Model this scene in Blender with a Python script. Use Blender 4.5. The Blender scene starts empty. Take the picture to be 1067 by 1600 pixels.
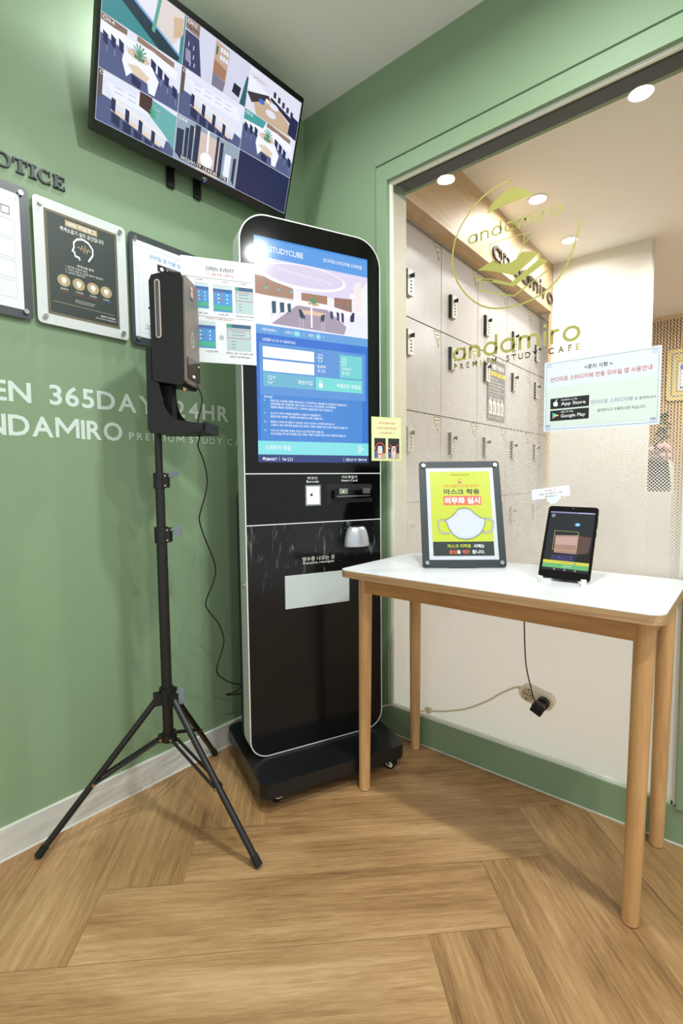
import bpy, bmesh, math, random
from mathutils import Vector, Matrix
random.seed(7)
sc = bpy.context.scene
COL = sc.collection
PI = math.pi
def R(d): return math.radians(d)

# ------------------------------------------------------------------ camera
cam_d = bpy.data.cameras.new('camera'); cam = bpy.data.objects.new('camera', cam_d); COL.objects.link(cam)
cam_d.sensor_fit = 'VERTICAL'; cam_d.sensor_height = 36.0; cam_d.lens = 767.4 / 1600 * 36
cam_d.clip_start = 0.02
yaw, pitch, roll = 0.70102, -0.067326, -0.009983
fw = Vector((-math.sin(yaw)*math.cos(pitch), math.cos(yaw)*math.cos(pitch), math.sin(pitch)))
rg = Vector((math.cos(yaw), math.sin(yaw), 0)); up = rg.cross(fw)
r2 = rg*math.cos(roll) + up*math.sin(roll); u2 = -rg*math.sin(roll) + up*math.cos(roll)
M = Matrix((r2, u2, -fw)).transposed().to_4x4(); M.translation = Vector((1.49573, -1.55215, 1.0))
cam.matrix_world = M
sc.camera = cam

# ------------------------------------------------------------------ world, light, exposure
sc.view_settings.view_transform = 'Standard'; sc.view_settings.look = 'None'
sc.view_settings.exposure = 0.0; sc.view_settings.gamma = 1.0
try: sc.view_settings.use_curve_mapping = False
except Exception: pass
w = bpy.data.worlds.new('world'); sc.world = w; w.use_nodes = True
w.node_tree.nodes['Background'].inputs[0].default_value = (0.84, 0.88, 0.88, 1)
w.node_tree.nodes['Background'].inputs[1].default_value = 1.05
CEIL = 2.49
# downlights: (x, y, watts, colour)
COOL = (0.95, 1.0, 0.97); WARM = (1.0, 0.985, 0.955)
ROOM_LIGHTS = [(0.256, -0.71, 5.5, COOL), (1.098, -0.71, 15.0, COOL), (2.10, -0.70, 13.0, COOL),
               (1.94, -1.50, 15.0, COOL), (2.90, -1.10, 12.0, COOL)]  # the last entry is an added fill lamp, out of view
CAFE_LIGHTS = [(0.543, 1.237, 6.0, WARM), (0.54, 1.839, 5.0, WARM), (1.45, 1.24, 30.0, WARM),
               (1.50, 1.90, 20.0, WARM), (1.35, 3.05, 22.0, WARM), (2.2, 3.1, 14.0, WARM)]  # entries after the locker pair are unseen lamps added to brighten the cafe

# ------------------------------------------------------------------ helpers
def lin(c):
    o = []
    for v in c[:3]:
        v = v/255.0
        o.append(v/12.92 if v <= 0.04045 else ((v+0.055)/1.055)**2.4)
    return (o[0], o[1], o[2], 1.0)
def new_mat(name):
    m = bpy.data.materials.new(name); m.use_nodes = True
    nt = m.node_tree; return m, nt, nt.nodes['Principled BSDF']
def P(name, col, rough=0.5, metal=0.0, bump=0.0, bscale=200.0, var=0.0, coat=0.0, spec=0.5, vscale=6.0):
    m, nt, b = new_mat(name)
    c = lin(col)
    b.inputs['Base Color'].default_value = c
    b.inputs['Roughness'].default_value = rough
    b.inputs['Metallic'].default_value = metal
    b.inputs['Specular IOR Level'].default_value = spec
    b.inputs['Coat Weight'].default_value = coat
    tc = nt.nodes.new('ShaderNodeTexCoord')
    if bump > 0:
        n = nt.nodes.new('ShaderNodeTexNoise'); n.inputs['Scale'].default_value = bscale; n.inputs['Detail'].default_value = 3
        nt.links.new(tc.outputs['Object'], n.inputs['Vector'])
        bp = nt.nodes.new('ShaderNodeBump'); bp.inputs['Strength'].default_value = bump; bp.inputs['Distance'].default_value = 0.001
        nt.links.new(n.outputs['Fac'], bp.inputs['Height']); nt.links.new(bp.outputs['Normal'], b.inputs['Normal'])
    n2 = nt.nodes.new('ShaderNodeTexNoise'); n2.inputs['Scale'].default_value = vscale; n2.inputs['Detail'].default_value = 4
    nt.links.new(tc.outputs['Object'], n2.inputs['Vector'])
    mr = nt.nodes.new('ShaderNodeMapRange'); mr.inputs['To Min'].default_value = 1-var-0.01; mr.inputs['To Max'].default_value = 1+var
    nt.links.new(n2.outputs['Fac'], mr.inputs['Value'])
    mx = nt.nodes.new('ShaderNodeVectorMath'); mx.operation = 'SCALE'; mx.inputs[0].default_value = c[:3]
    nt.links.new(mr.outputs['Result'], mx.inputs['Scale']); nt.links.new(mx.outputs[0], b.inputs['Base Color'])
    return m
def E_(name, col, s):
    m, nt, b = new_mat(name)
    b.inputs['Base Color'].default_value = (0, 0, 0, 1)
    b.inputs['Emission Color'].default_value = lin(col); b.inputs['Emission Strength'].default_value = s
    return m
def wood(name, c1, c2, axis='X', scale=1.0, rough=0.45, use_uv=False, plank=False, stretch=14.0):
    m, nt, b = new_mat(name); L = nt.links
    tc = nt.nodes.new('ShaderNodeTexCoord'); mp = nt.nodes.new('ShaderNodeMapping')
    L.new(tc.outputs['UV' if use_uv else 'Object'], mp.inputs['Vector'])
    s = [stretch*scale]*3; s['XYZ'.index(axis)] = 1.0*scale
    mp.inputs['Scale'].default_value = s
    n = nt.nodes.new('ShaderNodeTexNoise'); n.inputs['Scale'].default_value = 1.6; n.inputs['Detail'].default_value = 8
    n.inputs['Roughness'].default_value = 0.62; n.inputs['Distortion'].default_value = 0.6
    L.new(mp.outputs[0], n.inputs['Vector'])
    mp2 = nt.nodes.new('ShaderNodeMapping'); s2 = [90*scale]*3; s2['XYZ'.index(axis)] = 2.5*scale; mp2.inputs['Scale'].default_value = s2
    L.new(tc.outputs['UV' if use_uv else 'Object'], mp2.inputs['Vector'])
    n2 = nt.nodes.new('ShaderNodeTexNoise'); n2.inputs['Scale'].default_value = 2.0; n2.inputs['Detail'].default_value = 5
    L.new(mp2.outputs[0], n2.inputs['Vector'])
    ad = nt.nodes.new('ShaderNodeMath'); ad.operation = 'MULTIPLY_ADD'; ad.inputs[1].default_value = 0.55; 
    L.new(n2.outputs['Fac'], ad.inputs[0]); L.new(n.outputs['Fac'], ad.inputs[2])
    if plank:
        at = nt.nodes.new('ShaderNodeAttribute'); at.attribute_name = 'tone'
        a2 = nt.nodes.new('ShaderNodeMath'); a2.operation = 'MULTIPLY_ADD'; a2.inputs[1].default_value = 0.22
        L.new(at.outputs['Fac'], a2.inputs[0]); L.new(ad.outputs[0], a2.inputs[2]); ad = a2
    cr = nt.nodes.new('ShaderNodeValToRGB')
    cr.color_ramp.elements[0].position = 0.50; cr.color_ramp.elements[0].color = lin(c2)
    cr.color_ramp.elements[1].position = 0.98 if plank else 0.95; cr.color_ramp.elements[1].color = lin(c1)
    L.new(ad.outputs[0], cr.inputs['Fac']); L.new(cr.outputs['Color'], b.inputs['Base Color'])
    b.inputs['Roughness'].default_value = rough
    bp = nt.nodes.new('ShaderNodeBump'); bp.inputs['Strength'].default_value = 0.12; bp.inputs['Distance'].default_value = 0.0006
    L.new(n2.outputs['Fac'], bp.inputs['Height']); L.new(bp.outputs['Normal'], b.inputs['Normal'])
    return m
def attr_mat(name, emit=0.0, rough=0.5, coat=0.0):
    m, nt, b = new_mat(name)
    at = nt.nodes.new('ShaderNodeAttribute'); at.attribute_name = 'Col'
    if emit > 0:
        b.inputs['Base Color'].default_value = (0.01, 0.01, 0.01, 1)
        nt.links.new(at.outputs['Color'], b.inputs['Emission Color']); b.inputs['Emission Strength'].default_value = emit
    else:
        nt.links.new(at.outputs['Color'], b.inputs['Base Color'])
    b.inputs['Roughness'].default_value = rough; b.inputs['Coat Weight'].default_value = coat; b.inputs['Coat Roughness'].default_value = 0.05
    return m

def obj(name, bm, mat, parent=None, smooth=True, loc=None):
    me = bpy.data.meshes.new(name)
    bmesh.ops.recalc_face_normals(bm, faces=bm.faces)
    bm.to_mesh(me); bm.free()
    if isinstance(mat, (list, tuple)):
        for x in mat: me.materials.append(x)
    elif mat: me.materials.append(mat)
    if smooth:
        for p in me.polygons: p.use_smooth = True
        try: me.set_sharp_from_angle(angle=R(35))
        except Exception: pass
    o = bpy.data.objects.new(name, me); COL.objects.link(o)
    if parent: o.parent = parent
    if loc: o.location = loc
    return o
def tag(o, label=None, cat=None, group=None, kind=None):
    if label: o['label'] = label
    if cat: o['category'] = cat
    if group: o['group'] = group
    if kind: o['kind'] = kind
    return o
def thing(name, label, cat, loc=(0, 0, 0), rz=0.0, group=None, mat=None):
    o = bpy.data.objects.new(name, None); COL.objects.link(o); o.empty_display_size = 0.05
    if mat is not None: o.matrix_world = mat
    else: o.location = loc; o.rotation_euler = (0, 0, rz)
    return tag(o, label, cat, group)
def dup(root):
    def cp(o, par):
        c = o.copy(); COL.objects.link(c); c.parent = par
        for ch in [x for x in bpy.data.objects if x.parent == o and x != c]: cp(ch, c)
        return c
    return cp(root, None)
def box(bm, lo, hi, mi=0, mat=None):
    x0, y0, z0 = lo; x1, y1, z1 = hi
    vs = [bm.verts.new(v) for v in ((x0,y0,z0),(x1,y0,z0),(x1,y1,z0),(x0,y1,z0),(x0,y0,z1),(x1,y0,z1),(x1,y1,z1),(x0,y1,z1))]
    if mat:
        for v in vs: v.co = mat @ v.co
    for f in ((3,2,1,0),(4,5,6,7),(0,1,5,4),(1,2,6,5),(2,3,7,6),(3,0,4,7)):
        fc = bm.faces.new([vs[i] for i in f]); fc.material_index = mi
    return vs
def bevel(bm, w_, seg=2, angle=30):
    es = [e for e in bm.edges if len(e.link_faces) == 2 and e.calc_face_angle(0) > R(angle)]
    bmesh.ops.bevel(bm, geom=es, offset=w_, segments=seg, profile=0.5, affect='EDGES', clamp_overlap=True)
def bbox(lo, hi, bw=0.002, seg=2):
    bm = bmesh.new(); box(bm, lo, hi); bevel(bm, bw, seg); return bm
def frame_of(d):
    d = Vector(d).normalized(); a = Vector((0, 0, 1)) if abs(d.z) < 0.9 else Vector((1, 0, 0))
    x = d.cross(a).normalized(); y = d.cross(x).normalized(); return x, y, d
def cyl(bm, a, b, r0, r1=None, seg=20, cap=True, mi=0):
    a = Vector(a); b = Vector(b); r1 = r0 if r1 is None else r1
    x, y, d = frame_of(b-a); A = []; B = []
    for i in range(seg):
        t = 2*PI*i/seg; v = x*math.cos(t) + y*math.sin(t)
        A.append(bm.verts.new(a+v*r0)); B.append(bm.verts.new(b+v*r1))
    for i in range(seg):
        f = bm.faces.new((A[i], A[(i+1) % seg], B[(i+1) % seg], B[i])); f.material_index = mi
    if cap:
        f = bm.faces.new(A[::-1]); f.material_index = mi
        f = bm.faces.new(B); f.material_index = mi
def tube(bm, pts, r, seg=8, smooth_n=0):
    pts = [Vector(p) for p in pts]
    if smooth_n:
        q = []
        n = len(pts)
        for i in range(n-1):
            p0, p1, p2, p3 = pts[max(i-1, 0)], pts[i], pts[i+1], pts[min(i+2, n-1)]
            for k in range(smooth_n):
                t = k/smooth_n
                q.append(0.5*((2*p1) + (p2-p0)*t + (2*p0-5*p1+4*p2-p3)*t*t + (-p0+3*p1-3*p2+p3)*t**3))
        q.append(pts[-1]); pts = q
    rings = []; ref = None
    for i, p in enumerate(pts):
        d = (pts[min(i+1, len(pts)-1)] - pts[max(i-1, 0)]).normalized()
        if ref is None: x, y, _ = frame_of(d)
        else:
            x = (ref - d*ref.dot(d)).normalized(); y = d.cross(x)
        ref = x
        rings.append([bm.verts.new(p + (x*math.cos(2*PI*k/seg) + y*math.sin(2*PI*k/seg))*r) for k in range(seg)])
    for a, b in zip(rings, rings[1:]):
        for k in range(seg): bm.faces.new((a[k], a[(k+1) % seg], b[(k+1) % seg], b[k]))
    bm.faces.new(rings[0][::-1]); bm.faces.new(rings[-1])
def lathe(bm, prof, seg=28, c=(0, 0, 0)):
    rings = []
    for r, z in prof:
        rings.append([bm.verts.new((c[0]+r*math.cos(2*PI*k/seg), c[1]+r*math.sin(2*PI*k/seg), c[2]+z)) for k in range(seg)])
    for a, b in zip(rings, rings[1:]):
        for k in range(seg): bm.faces.new((a[k], a[(k+1) % seg], b[(k+1) % seg], b[k]))
    bm.faces.new(rings[0][::-1]); bm.faces.new(rings[-1])
def rrect(x0, y0, x1, y1, r, n=8):
    if not isinstance(r, (tuple, list)): r = (r, r, r, r)      # bl, br, tr, tl
    out = []
    for (cx, cy, a0, rr) in ((x0+r[0], y0+r[0], 180, r[0]), (x1-r[1], y0+r[1], 270, r[1]), (x1-r[2], y1-r[2], 0, r[2]), (x0+r[3], y1-r[3], 90, r[3])):
        if rr <= 1e-6: out.append((cx, cy)); continue
        for i in range(n+1):
            a = R(a0+90*i/n); out.append((cx+rr*math.cos(a), cy+rr*math.sin(a)))
    return out
def prism(bm, poly, d0, d1, plane='XZ', mi=0):
    """poly in a plane, extruded along the third axis from d0 to d1"""
    def mk(u, v, d): return {'XZ': (u, d, v), 'XY': (u, v, d), 'YZ': (d, u, v)}[plane]
    A = [bm.verts.new(mk(u, v, d0)) for u, v in poly]; B = [bm.verts.new(mk(u, v, d1)) for u, v in poly]
    n = len(poly)
    fs = [bm.faces.new(A[::-1]), bm.faces.new(B)] + [bm.faces.new((A[i], A[(i+1) % n], B[(i+1) % n], B[i])) for i in range(n)]
    for f in fs: f.material_index = mi
    return fs

# text -> triangles
_tc = {}
def text_geo(s, bold):
    k = (s, bold)
    if k in _tc: return _tc[k]
    c = bpy.data.curves.new('t', 'FONT'); c.body = s; c.size = 1.0; c.resolution_u = 3; c.offset = bold
    o = bpy.data.objects.new('t', c); me = o.to_mesh()
    vs = [(v.co.x, v.co.y) for v in me.vertices]; fs = [tuple(p.vertices) for p in me.polygons]
    o.to_mesh_clear(); bpy.data.objects.remove(o); bpy.data.curves.remove(c)
    xs = [v[0] for v in vs] or [0]; ys = [v[1] for v in vs] or [0]
    _tc[k] = (vs, fs, min(xs), max(xs), min(ys), max(ys)); return _tc[k]

class Canvas:
    """flat printed artwork: polygons in local (x, y), each layer a hair in front of the one below"""
    def __init__(s, mapper=None, step=0.00012):
        s.v = []; s.f = []; s.c = []; s.m = mapper or (lambda x, y: (x, y)); s.step = step
    def poly(s, pts, col, l=1):
        b = len(s.v)
        for x, y in pts:
            X, Y = s.m(x, y); s.v.append((X, Y, l*s.step))
        s.f.append(tuple(range(b, b+len(pts)))); s.c.append(lin(col))
    def rect(s, x0, y0, x1, y1, col, l=1): s.poly([(x0, y0), (x1, y0), (x1, y1), (x0, y1)], col, l)
    def rr(s, x0, y0, x1, y1, r, col, l=1): s.poly(rrect(x0, y0, x1, y1, r, 4), col, l)
    def disc(s, cx, cy, rx, ry, col, l=1, n=28): s.poly([(cx+rx*math.cos(2*PI*i/n), cy+ry*math.sin(2*PI*i/n)) for i in range(n)], col, l)
    def stroke(s, pts, wd, col, l=1, closed=False):
        P_ = [Vector(p) for p in pts]; n = len(P_)
        if closed: P_ = P_ + [P_[0]]; n += 1
        off = []
        for i in range(n):
            if closed:
                a = P_[(i-1) % (n-1)]; b = P_[(i+1) % (n-1)]
                if i == n-1: a = P_[n-2]; b = P_[1]
            else: a = P_[max(i-1, 0)]; b = P_[min(i+1, n-1)]
            d1 = (P_[i]-a); d2 = (b-P_[i])
            if d1.length < 1e-9: d1 = d2
            if d2.length < 1e-9: d2 = d1
            d1.normalize(); d2.normalize(); t = d1+d2
            if t.length < 1e-6: t = d1
            t.normalize(); nn = Vector((-t.y, t.x)); k = max(0.35, abs(nn.dot(Vector((-d1.y, d1.x)))))
            off.append(nn*(wd/2/k))
        for i in range(n-1):
            q = [P_[i]+off[i], P_[i]-off[i], P_[i+1]-off[i+1], P_[i+1]+off[i+1]]
            s.poly([tuple(x) for x in q], col, l)
    def ring(s, cx, cy, rx, ry, wd, col, l=1, a0=0, a1=360, n=36):
        pts = [(cx+rx*math.cos(R(a0+(a1-a0)*i/n)), cy+ry*math.sin(R(a0+(a1-a0)*i/n))) for i in range(n+1)]
        s.stroke(pts[:-1] if a1-a0 == 360 else pts, wd, col, l, closed=(a1-a0 == 360))
    def frame(s, x0, y0, x1, y1, wd, col, l=1, r=0.0):
        s.stroke(rrect(x0, y0, x1, y1, r, 4) if r else [(x0, y0), (x1, y0), (x1, y1), (x0, y1)], wd, col, l, closed=True)
    def text(s, t, x0, y0, h=None, col=(0, 0, 0), w=None, l=2, bold=0.0, align='L', skew=0.0):
        """baseline-left at x0,y0; h = height of the drawn letters, w = drawn width"""
        vs, fs, a, b_, c, d = text_geo(t, bold)
        sy = (h/max(1e-6, (d-c))) if h else None
        sx = (w/max(1e-6, (b_-a))) if w else None
        if sy is None: sy = sx
        if sx is None: sx = sy
        W = (b_-a)*sx; ox = x0 - (W/2 if align == 'C' else W if align == 'R' else 0)
        base = len(s.v)
        for x, y in vs:
            X, Y = s.m(ox+(x-a)*sx+skew*(y-c)*sy, y0+(y-c)*sy); s.v.append((X, Y, l*s.step))
        for f in fs: s.f.append(tuple(base+i for i in f)); s.c.append(lin(col))
    def build(s, name, mat, parent=None, matrix=None):
        me = bpy.data.meshes.new(name); me.from_pydata(s.v, [], s.f)
        at = me.color_attributes.new('Col', 'FLOAT_COLOR', 'CORNER')
        buf = []
        for p, c in zip(me.polygons, s.c): buf += list(c)*p.loop_total
        at.data.foreach_set('color', buf); me.materials.append(mat); me.update()
        # face the same way (+z)
        bm = bmesh.new(); bm.from_mesh(me)
        for f in bm.faces:
            f.normal_update()
            if f.normal.z < 0: f.normal_flip()
        bm.to_mesh(me); bm.free()
        o = bpy.data.objects.new(name, me); COL.objects.link(o)
        if parent: o.parent = parent
        if matrix: o.matrix_local = matrix
        return o
def plane_mat(origin, xdir, ydir):
    x = Vector(xdir).normalized(); y = Vector(ydir).normalized(); z = x.cross(y); 
    m = Matrix((x, y, z)).transposed().to_4x4(); m.translation = Vector(origin); return m
FRONT = plane_mat((0, 0, 0), (1, 0, 0), (0, 0, 1))          # local canvas facing -y: x->x, y->z

def geo_word(word, wd):
    """round geometric lower-case letters, x-height 1: list of (letter, strokes, advance)"""
    def arcp(cx, cy, r, a0, a1, n=22): return [(cx+r*math.cos(R(a0+(a1-a0)*i/n)), cy+r*math.sin(R(a0+(a1-a0)*i/n))) for i in range(n+1)]
    h = wd/2; r = .5-h*.6; out = []
    G = {'o': ([('c', arcp(.5, .5, r, 0, 360, 34)[:-1])], 1.0), 'a': ([('c', arcp(.5, .5, r, 0, 360, 34)[:-1]), ('s', [(1-h, 0), (1-h, 1)])], 1.0),
         'd': ([('c', arcp(.5, .5, r, 0, 360, 34)[:-1]), ('s', [(1-h, 0), (1-h, 1.5)])], 1.0), 'n': ([('s', [(h, 0), (h, 1)]), ('s', [(h, .55)]+arcp(.45, .58, .45-h, 180, 0)+[(.9-h, 0)])], .9),
         'm': ([('s', [(h, 0), (h, 1)]), ('s', [(h, .58)]+arcp(.40, .62, .40-h, 180, 0)+[(.8-h, 0)]), ('s', [(.8-h, .58)]+arcp(1.2-2*h, .62, .40-h, 180, 0)+[(1.6-3*h, 0)])], 1.6-2*h),
         'i': ([('s', [(h, 0), (h, 1)]), ('s', [(h, 1.26), (h, 1.26+wd*1.15)])], 2*h), 'r': ([('s', [(h, 0), (h, 1)]), ('s', [(h, .55)]+arcp(.42, .58, .42-h, 180, 65))], .56)}
    for ch in word: out.append((ch,)+G[ch])
    return out
def word_on(cv, word, x0, y0, xh, width, wd, gap=.30, l=1):
    g = geo_word(word, wd); tot = sum(a for _, _, a in g)+gap*(len(g)-1); sx = width/tot; x = x0
    old = cv.m; 
    for ch, st, adv in g:
        xx = x; cv.m = (lambda u, v, xx=xx: old(xx+u*sx, y0+v*xh))
        for k, pts in st: cv.stroke(pts, wd, (0, 0, 0), l, closed=(k == 'c'))
        x += (adv+gap)*sx
    cv.m = old

# ------------------------------------------------------------------ materials
GREEN = (132, 157, 124)
m_green = P('green_wall_paint', GREEN, 0.55, bump=0.25, bscale=260, var=0.02)
m_ceil = P('ceiling_paint', (238, 238, 236), 0.8, bump=0.05, var=0.01)
m_white_wall = P('cafe_wall_paint', (228, 226, 220), 0.7, var=0.01)
m_rear = P('rear_wall_paint', (205, 206, 200), 0.7, var=0.02)
m_base = wood('baseboard_wood', (214, 212, 206), (186, 184, 178), 'Y', 1.2, 0.5)
m_floor = None
m_seam = P('plank_seam', (140, 106, 70), 0.7)
m_caulk = P('white_caulk', (222, 224, 214), 0.45)
m_bead = P('glazing_bead', (235, 236, 226), 0.3)
m_pocket = P('blind_pocket_grey', (82, 88, 92), 0.7)
m_bulk = wood('bulkhead_oak', (216, 188, 148), (192, 160, 118), 'Y', 1.4, 0.5, stretch=22)
m_slat = wood('slat_oak', (228, 196, 146), (206, 166, 112), 'Z', 2.0, 0.5)
m_slat_back = P('slat_backing', (206, 172, 122), 0.8)
m_black = P('black_plastic', (15, 15, 15), 0.5, bump=0.15, bscale=900, var=0.02)
m_blacksat = P('black_tube_paint', (20, 20, 21), 0.38)
m_rubber = P('black_rubber', (17, 17, 17), 0.8)
m_gloss = P('black_gloss_glass', (5, 5, 6), 0.10, spec=0.35)
m_chrome = P('chrome', (205, 205, 205), 0.2, 1.0)
m_steel = P('brushed_steel', (170, 172, 172), 0.3, 1.0)
m_alu = P('pale_metal_paint', (205, 214, 208), 0.32, 0.25)
m_rim = P('bright_rim', (236, 238, 238), 0.25, 0.2)
m_taupe = P('taupe_metallic_front', (128, 116, 104), 0.35, 0.35, bump=0.1, bscale=1200)
m_greyknob = P('grey_blue_plastic', (122, 134, 144), 0.45)
m_brass = P('brass_bolt', (200, 170, 120), 0.3, 1.0)
m_paper = attr_mat('printed_paper', 0, 0.55)
m_lamin = attr_mat('laminated_print', 0, 0.28, 0.3)
m_vinyl = P('white_vinyl', (214, 228, 222), 0.5)
m_gold = P('gold_vinyl', (160, 156, 76), 0.6)
m_board_b = P('charcoal_board', (62, 68, 74), 0.35, var=0.03)
m_board_w = P('white_board', (214, 218, 220), 0.25)
m_beech = wood('beech_leg', (212, 168, 116), (186, 138, 88), 'Z', 2.2, 0.42, stretch=10)
m_beech_x = wood('beech_apron', (196, 146, 88), (158, 110, 60), 'X', 2.2, 0.45, stretch=16)
m_ply = wood('plywood_edge', (196, 160, 118), (140, 104, 70), 'X', 1.0, 0.6, stretch=70)
m_lamtop = P('white_laminate', (212, 214, 217), 0.28)
m_slab = P('black_base_slab', (20, 21, 24), 0.33, bump=0.1, bscale=600)
m_locker = P('locker_grey', (188, 184, 184), 0.3, 0.15, var=0.01)
m_dark = P('dark_gap', (28, 26, 26), 0.8)
m_white_pl = P('white_plastic', (232, 232, 230), 0.35)
m_cream_pl = P('cream_plastic', (236, 228, 204), 0.4)
m_screen = attr_mat('lit_screen', 1.0, 0.12)
m_tvscreen = attr_mat('lit_tv_screen', 1.0, 0.25)
m_white_lit = E_('white_lit_window', (245, 248, 255), 1.6)
m_led = E_('lamp_diffuser', (255, 252, 244), 14.0)
m_led_b = E_('blue_led', (80, 90, 255), 4.0)
m_led_w = E_('white_led', (240, 240, 255), 4.0)

def floor_mat():
    m, nt, b = new_mat('oak_plank_floor'); L = nt.links
    tc = nt.nodes.new('ShaderNodeTexCoord')
    def nz(sx_, sy_, scale, det, dist, rough=0.55):
        mp = nt.nodes.new('ShaderNodeMapping'); mp.inputs['Scale'].default_value = (sx_, sy_, 1); L.new(tc.outputs['UV'], mp.inputs['Vector'])
        n = nt.nodes.new('ShaderNodeTexNoise'); n.inputs['Scale'].default_value = scale; n.inputs['Detail'].default_value = det
        n.inputs['Distortion'].default_value = dist; n.inputs['Roughness'].default_value = rough; L.new(mp.outputs[0], n.inputs['Vector']); return n.outputs['Fac']
    fine = nz(16, 260, 1.0, 3, 0.2, 0.6); mid = nz(1.8, 24, 1.0, 9, 0.9, 0.72); big = nz(1.5, 5.5, 1.0, 5, 1.0)
    # growth rings: a wave bent by noise
    mp = nt.nodes.new('ShaderNodeMapping'); mp.inputs['Scale'].default_value = (0.9, 12, 1); L.new(tc.outputs['UV'], mp.inputs['Vector'])
    wv = nt.nodes.new('ShaderNodeTexWave'); wv.wave_type = 'BANDS'; wv.bands_direction = 'Y'; wv.inputs['Scale'].default_value = 1.3; wv.inputs['Distortion'].default_value = 12.0
    wv.inputs['Detail'].default_value = 3; wv.inputs['Detail Scale'].default_value = 0.9; L.new(mp.outputs[0], wv.inputs['Vector'])
    at = nt.nodes.new('ShaderNodeAttribute'); at.attribute_name = 'tone'
    def ma(x, k, y=None, c=0.0):
        n = nt.nodes.new('ShaderNodeMath'); n.operation = 'MULTIPLY_ADD'; L.new(x, n.inputs[0]); n.inputs[1].default_value = k; n.inputs[2].default_value = c
        if y is not None: L.new(y, n.inputs[2])
        return n.outputs[0]
    v = ma(fine, 0.30, None, -0.04); v = ma(mid, 0.40, v, ); v = ma(big, 0.52, v); v = ma(wv.outputs['Fac'], 0.035, v); v = ma(at.outputs['Fac'], 0.07, v)
    cr = nt.nodes.new('ShaderNodeValToRGB'); e = cr.color_ramp.elements
    e[0].position = 0.42; e[0].color = lin((108, 76, 46)); e[1].position = 0.80; e[1].color = lin((196, 160, 118))
    k = e.new(0.56); k.color = lin((150, 113, 73)); k = e.new(0.68); k.color = lin((174, 137, 94))
    L.new(v, cr.inputs['Fac']); L.new(cr.outputs['Color'], b.inputs['Base Color'])
    b.inputs['Roughness'].default_value = 0.42
    bp = nt.nodes.new('ShaderNodeBump'); bp.inputs['Strength'].default_value = 0.25; bp.inputs['Distance'].default_value = 0.0005
    L.new(fine, bp.inputs['Height']); L.new(bp.outputs['Normal'], b.inputs['Normal'])
    return m
m_floor = floor_mat()
# film with streaks on kiosk door
def film_mat():
    m, nt, b = new_mat('black_panel_under_wrinkled_film'); L = nt.links
    tc = nt.nodes.new('ShaderNodeTexCoord'); mp = nt.nodes.new('ShaderNodeMapping')
    mp.inputs['Rotation'].default_value = (0, R(-24), 0); mp.inputs['Scale'].default_value = (26, 1, 6.5)
    L.new(tc.outputs['Object'], mp.inputs['Vector'])
    n = nt.nodes.new('ShaderNodeTexNoise'); n.inputs['Scale'].default_value = 1.4; n.inputs['Detail'].default_value = 5; n.inputs['Distortion'].default_value = 1.2
    L.new(mp.outputs[0], n.inputs['Vector'])
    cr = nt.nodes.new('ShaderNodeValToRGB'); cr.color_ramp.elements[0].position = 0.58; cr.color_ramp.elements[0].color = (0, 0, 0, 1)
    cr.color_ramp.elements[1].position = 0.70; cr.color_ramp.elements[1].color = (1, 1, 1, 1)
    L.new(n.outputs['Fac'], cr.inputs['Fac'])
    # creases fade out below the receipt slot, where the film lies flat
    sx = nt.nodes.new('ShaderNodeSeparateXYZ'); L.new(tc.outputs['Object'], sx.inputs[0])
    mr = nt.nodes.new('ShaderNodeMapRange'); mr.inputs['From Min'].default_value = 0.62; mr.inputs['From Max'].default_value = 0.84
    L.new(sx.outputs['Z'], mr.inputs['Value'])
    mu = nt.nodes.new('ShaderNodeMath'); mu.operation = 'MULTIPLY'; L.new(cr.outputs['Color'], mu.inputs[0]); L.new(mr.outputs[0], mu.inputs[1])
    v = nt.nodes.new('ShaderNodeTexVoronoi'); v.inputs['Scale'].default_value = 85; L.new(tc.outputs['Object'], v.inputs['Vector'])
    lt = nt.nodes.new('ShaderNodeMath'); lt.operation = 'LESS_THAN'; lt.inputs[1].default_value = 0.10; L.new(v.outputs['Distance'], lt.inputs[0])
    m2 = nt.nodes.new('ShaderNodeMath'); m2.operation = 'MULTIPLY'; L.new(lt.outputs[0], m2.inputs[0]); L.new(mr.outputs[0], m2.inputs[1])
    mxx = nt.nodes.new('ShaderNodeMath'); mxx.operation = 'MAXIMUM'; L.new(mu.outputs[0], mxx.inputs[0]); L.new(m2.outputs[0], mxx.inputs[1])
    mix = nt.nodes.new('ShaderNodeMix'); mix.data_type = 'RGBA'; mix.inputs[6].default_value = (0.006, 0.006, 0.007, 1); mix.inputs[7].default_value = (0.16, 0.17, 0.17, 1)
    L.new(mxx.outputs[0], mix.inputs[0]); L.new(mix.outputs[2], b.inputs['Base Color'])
    b.inputs['Roughness'].default_value = 0.16; b.inputs['Specular IOR Level'].default_value = 0.35
    bp = nt.nodes.new('ShaderNodeBump'); bp.inputs['Strength'].default_value = 0.25; bp.inputs['Distance'].default_value = 0.002
    L.new(mu.outputs[0], bp.inputs['Height']); L.new(bp.outputs['Normal'], b.inputs['Normal'])
    return m
m_film = film_mat()
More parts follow.
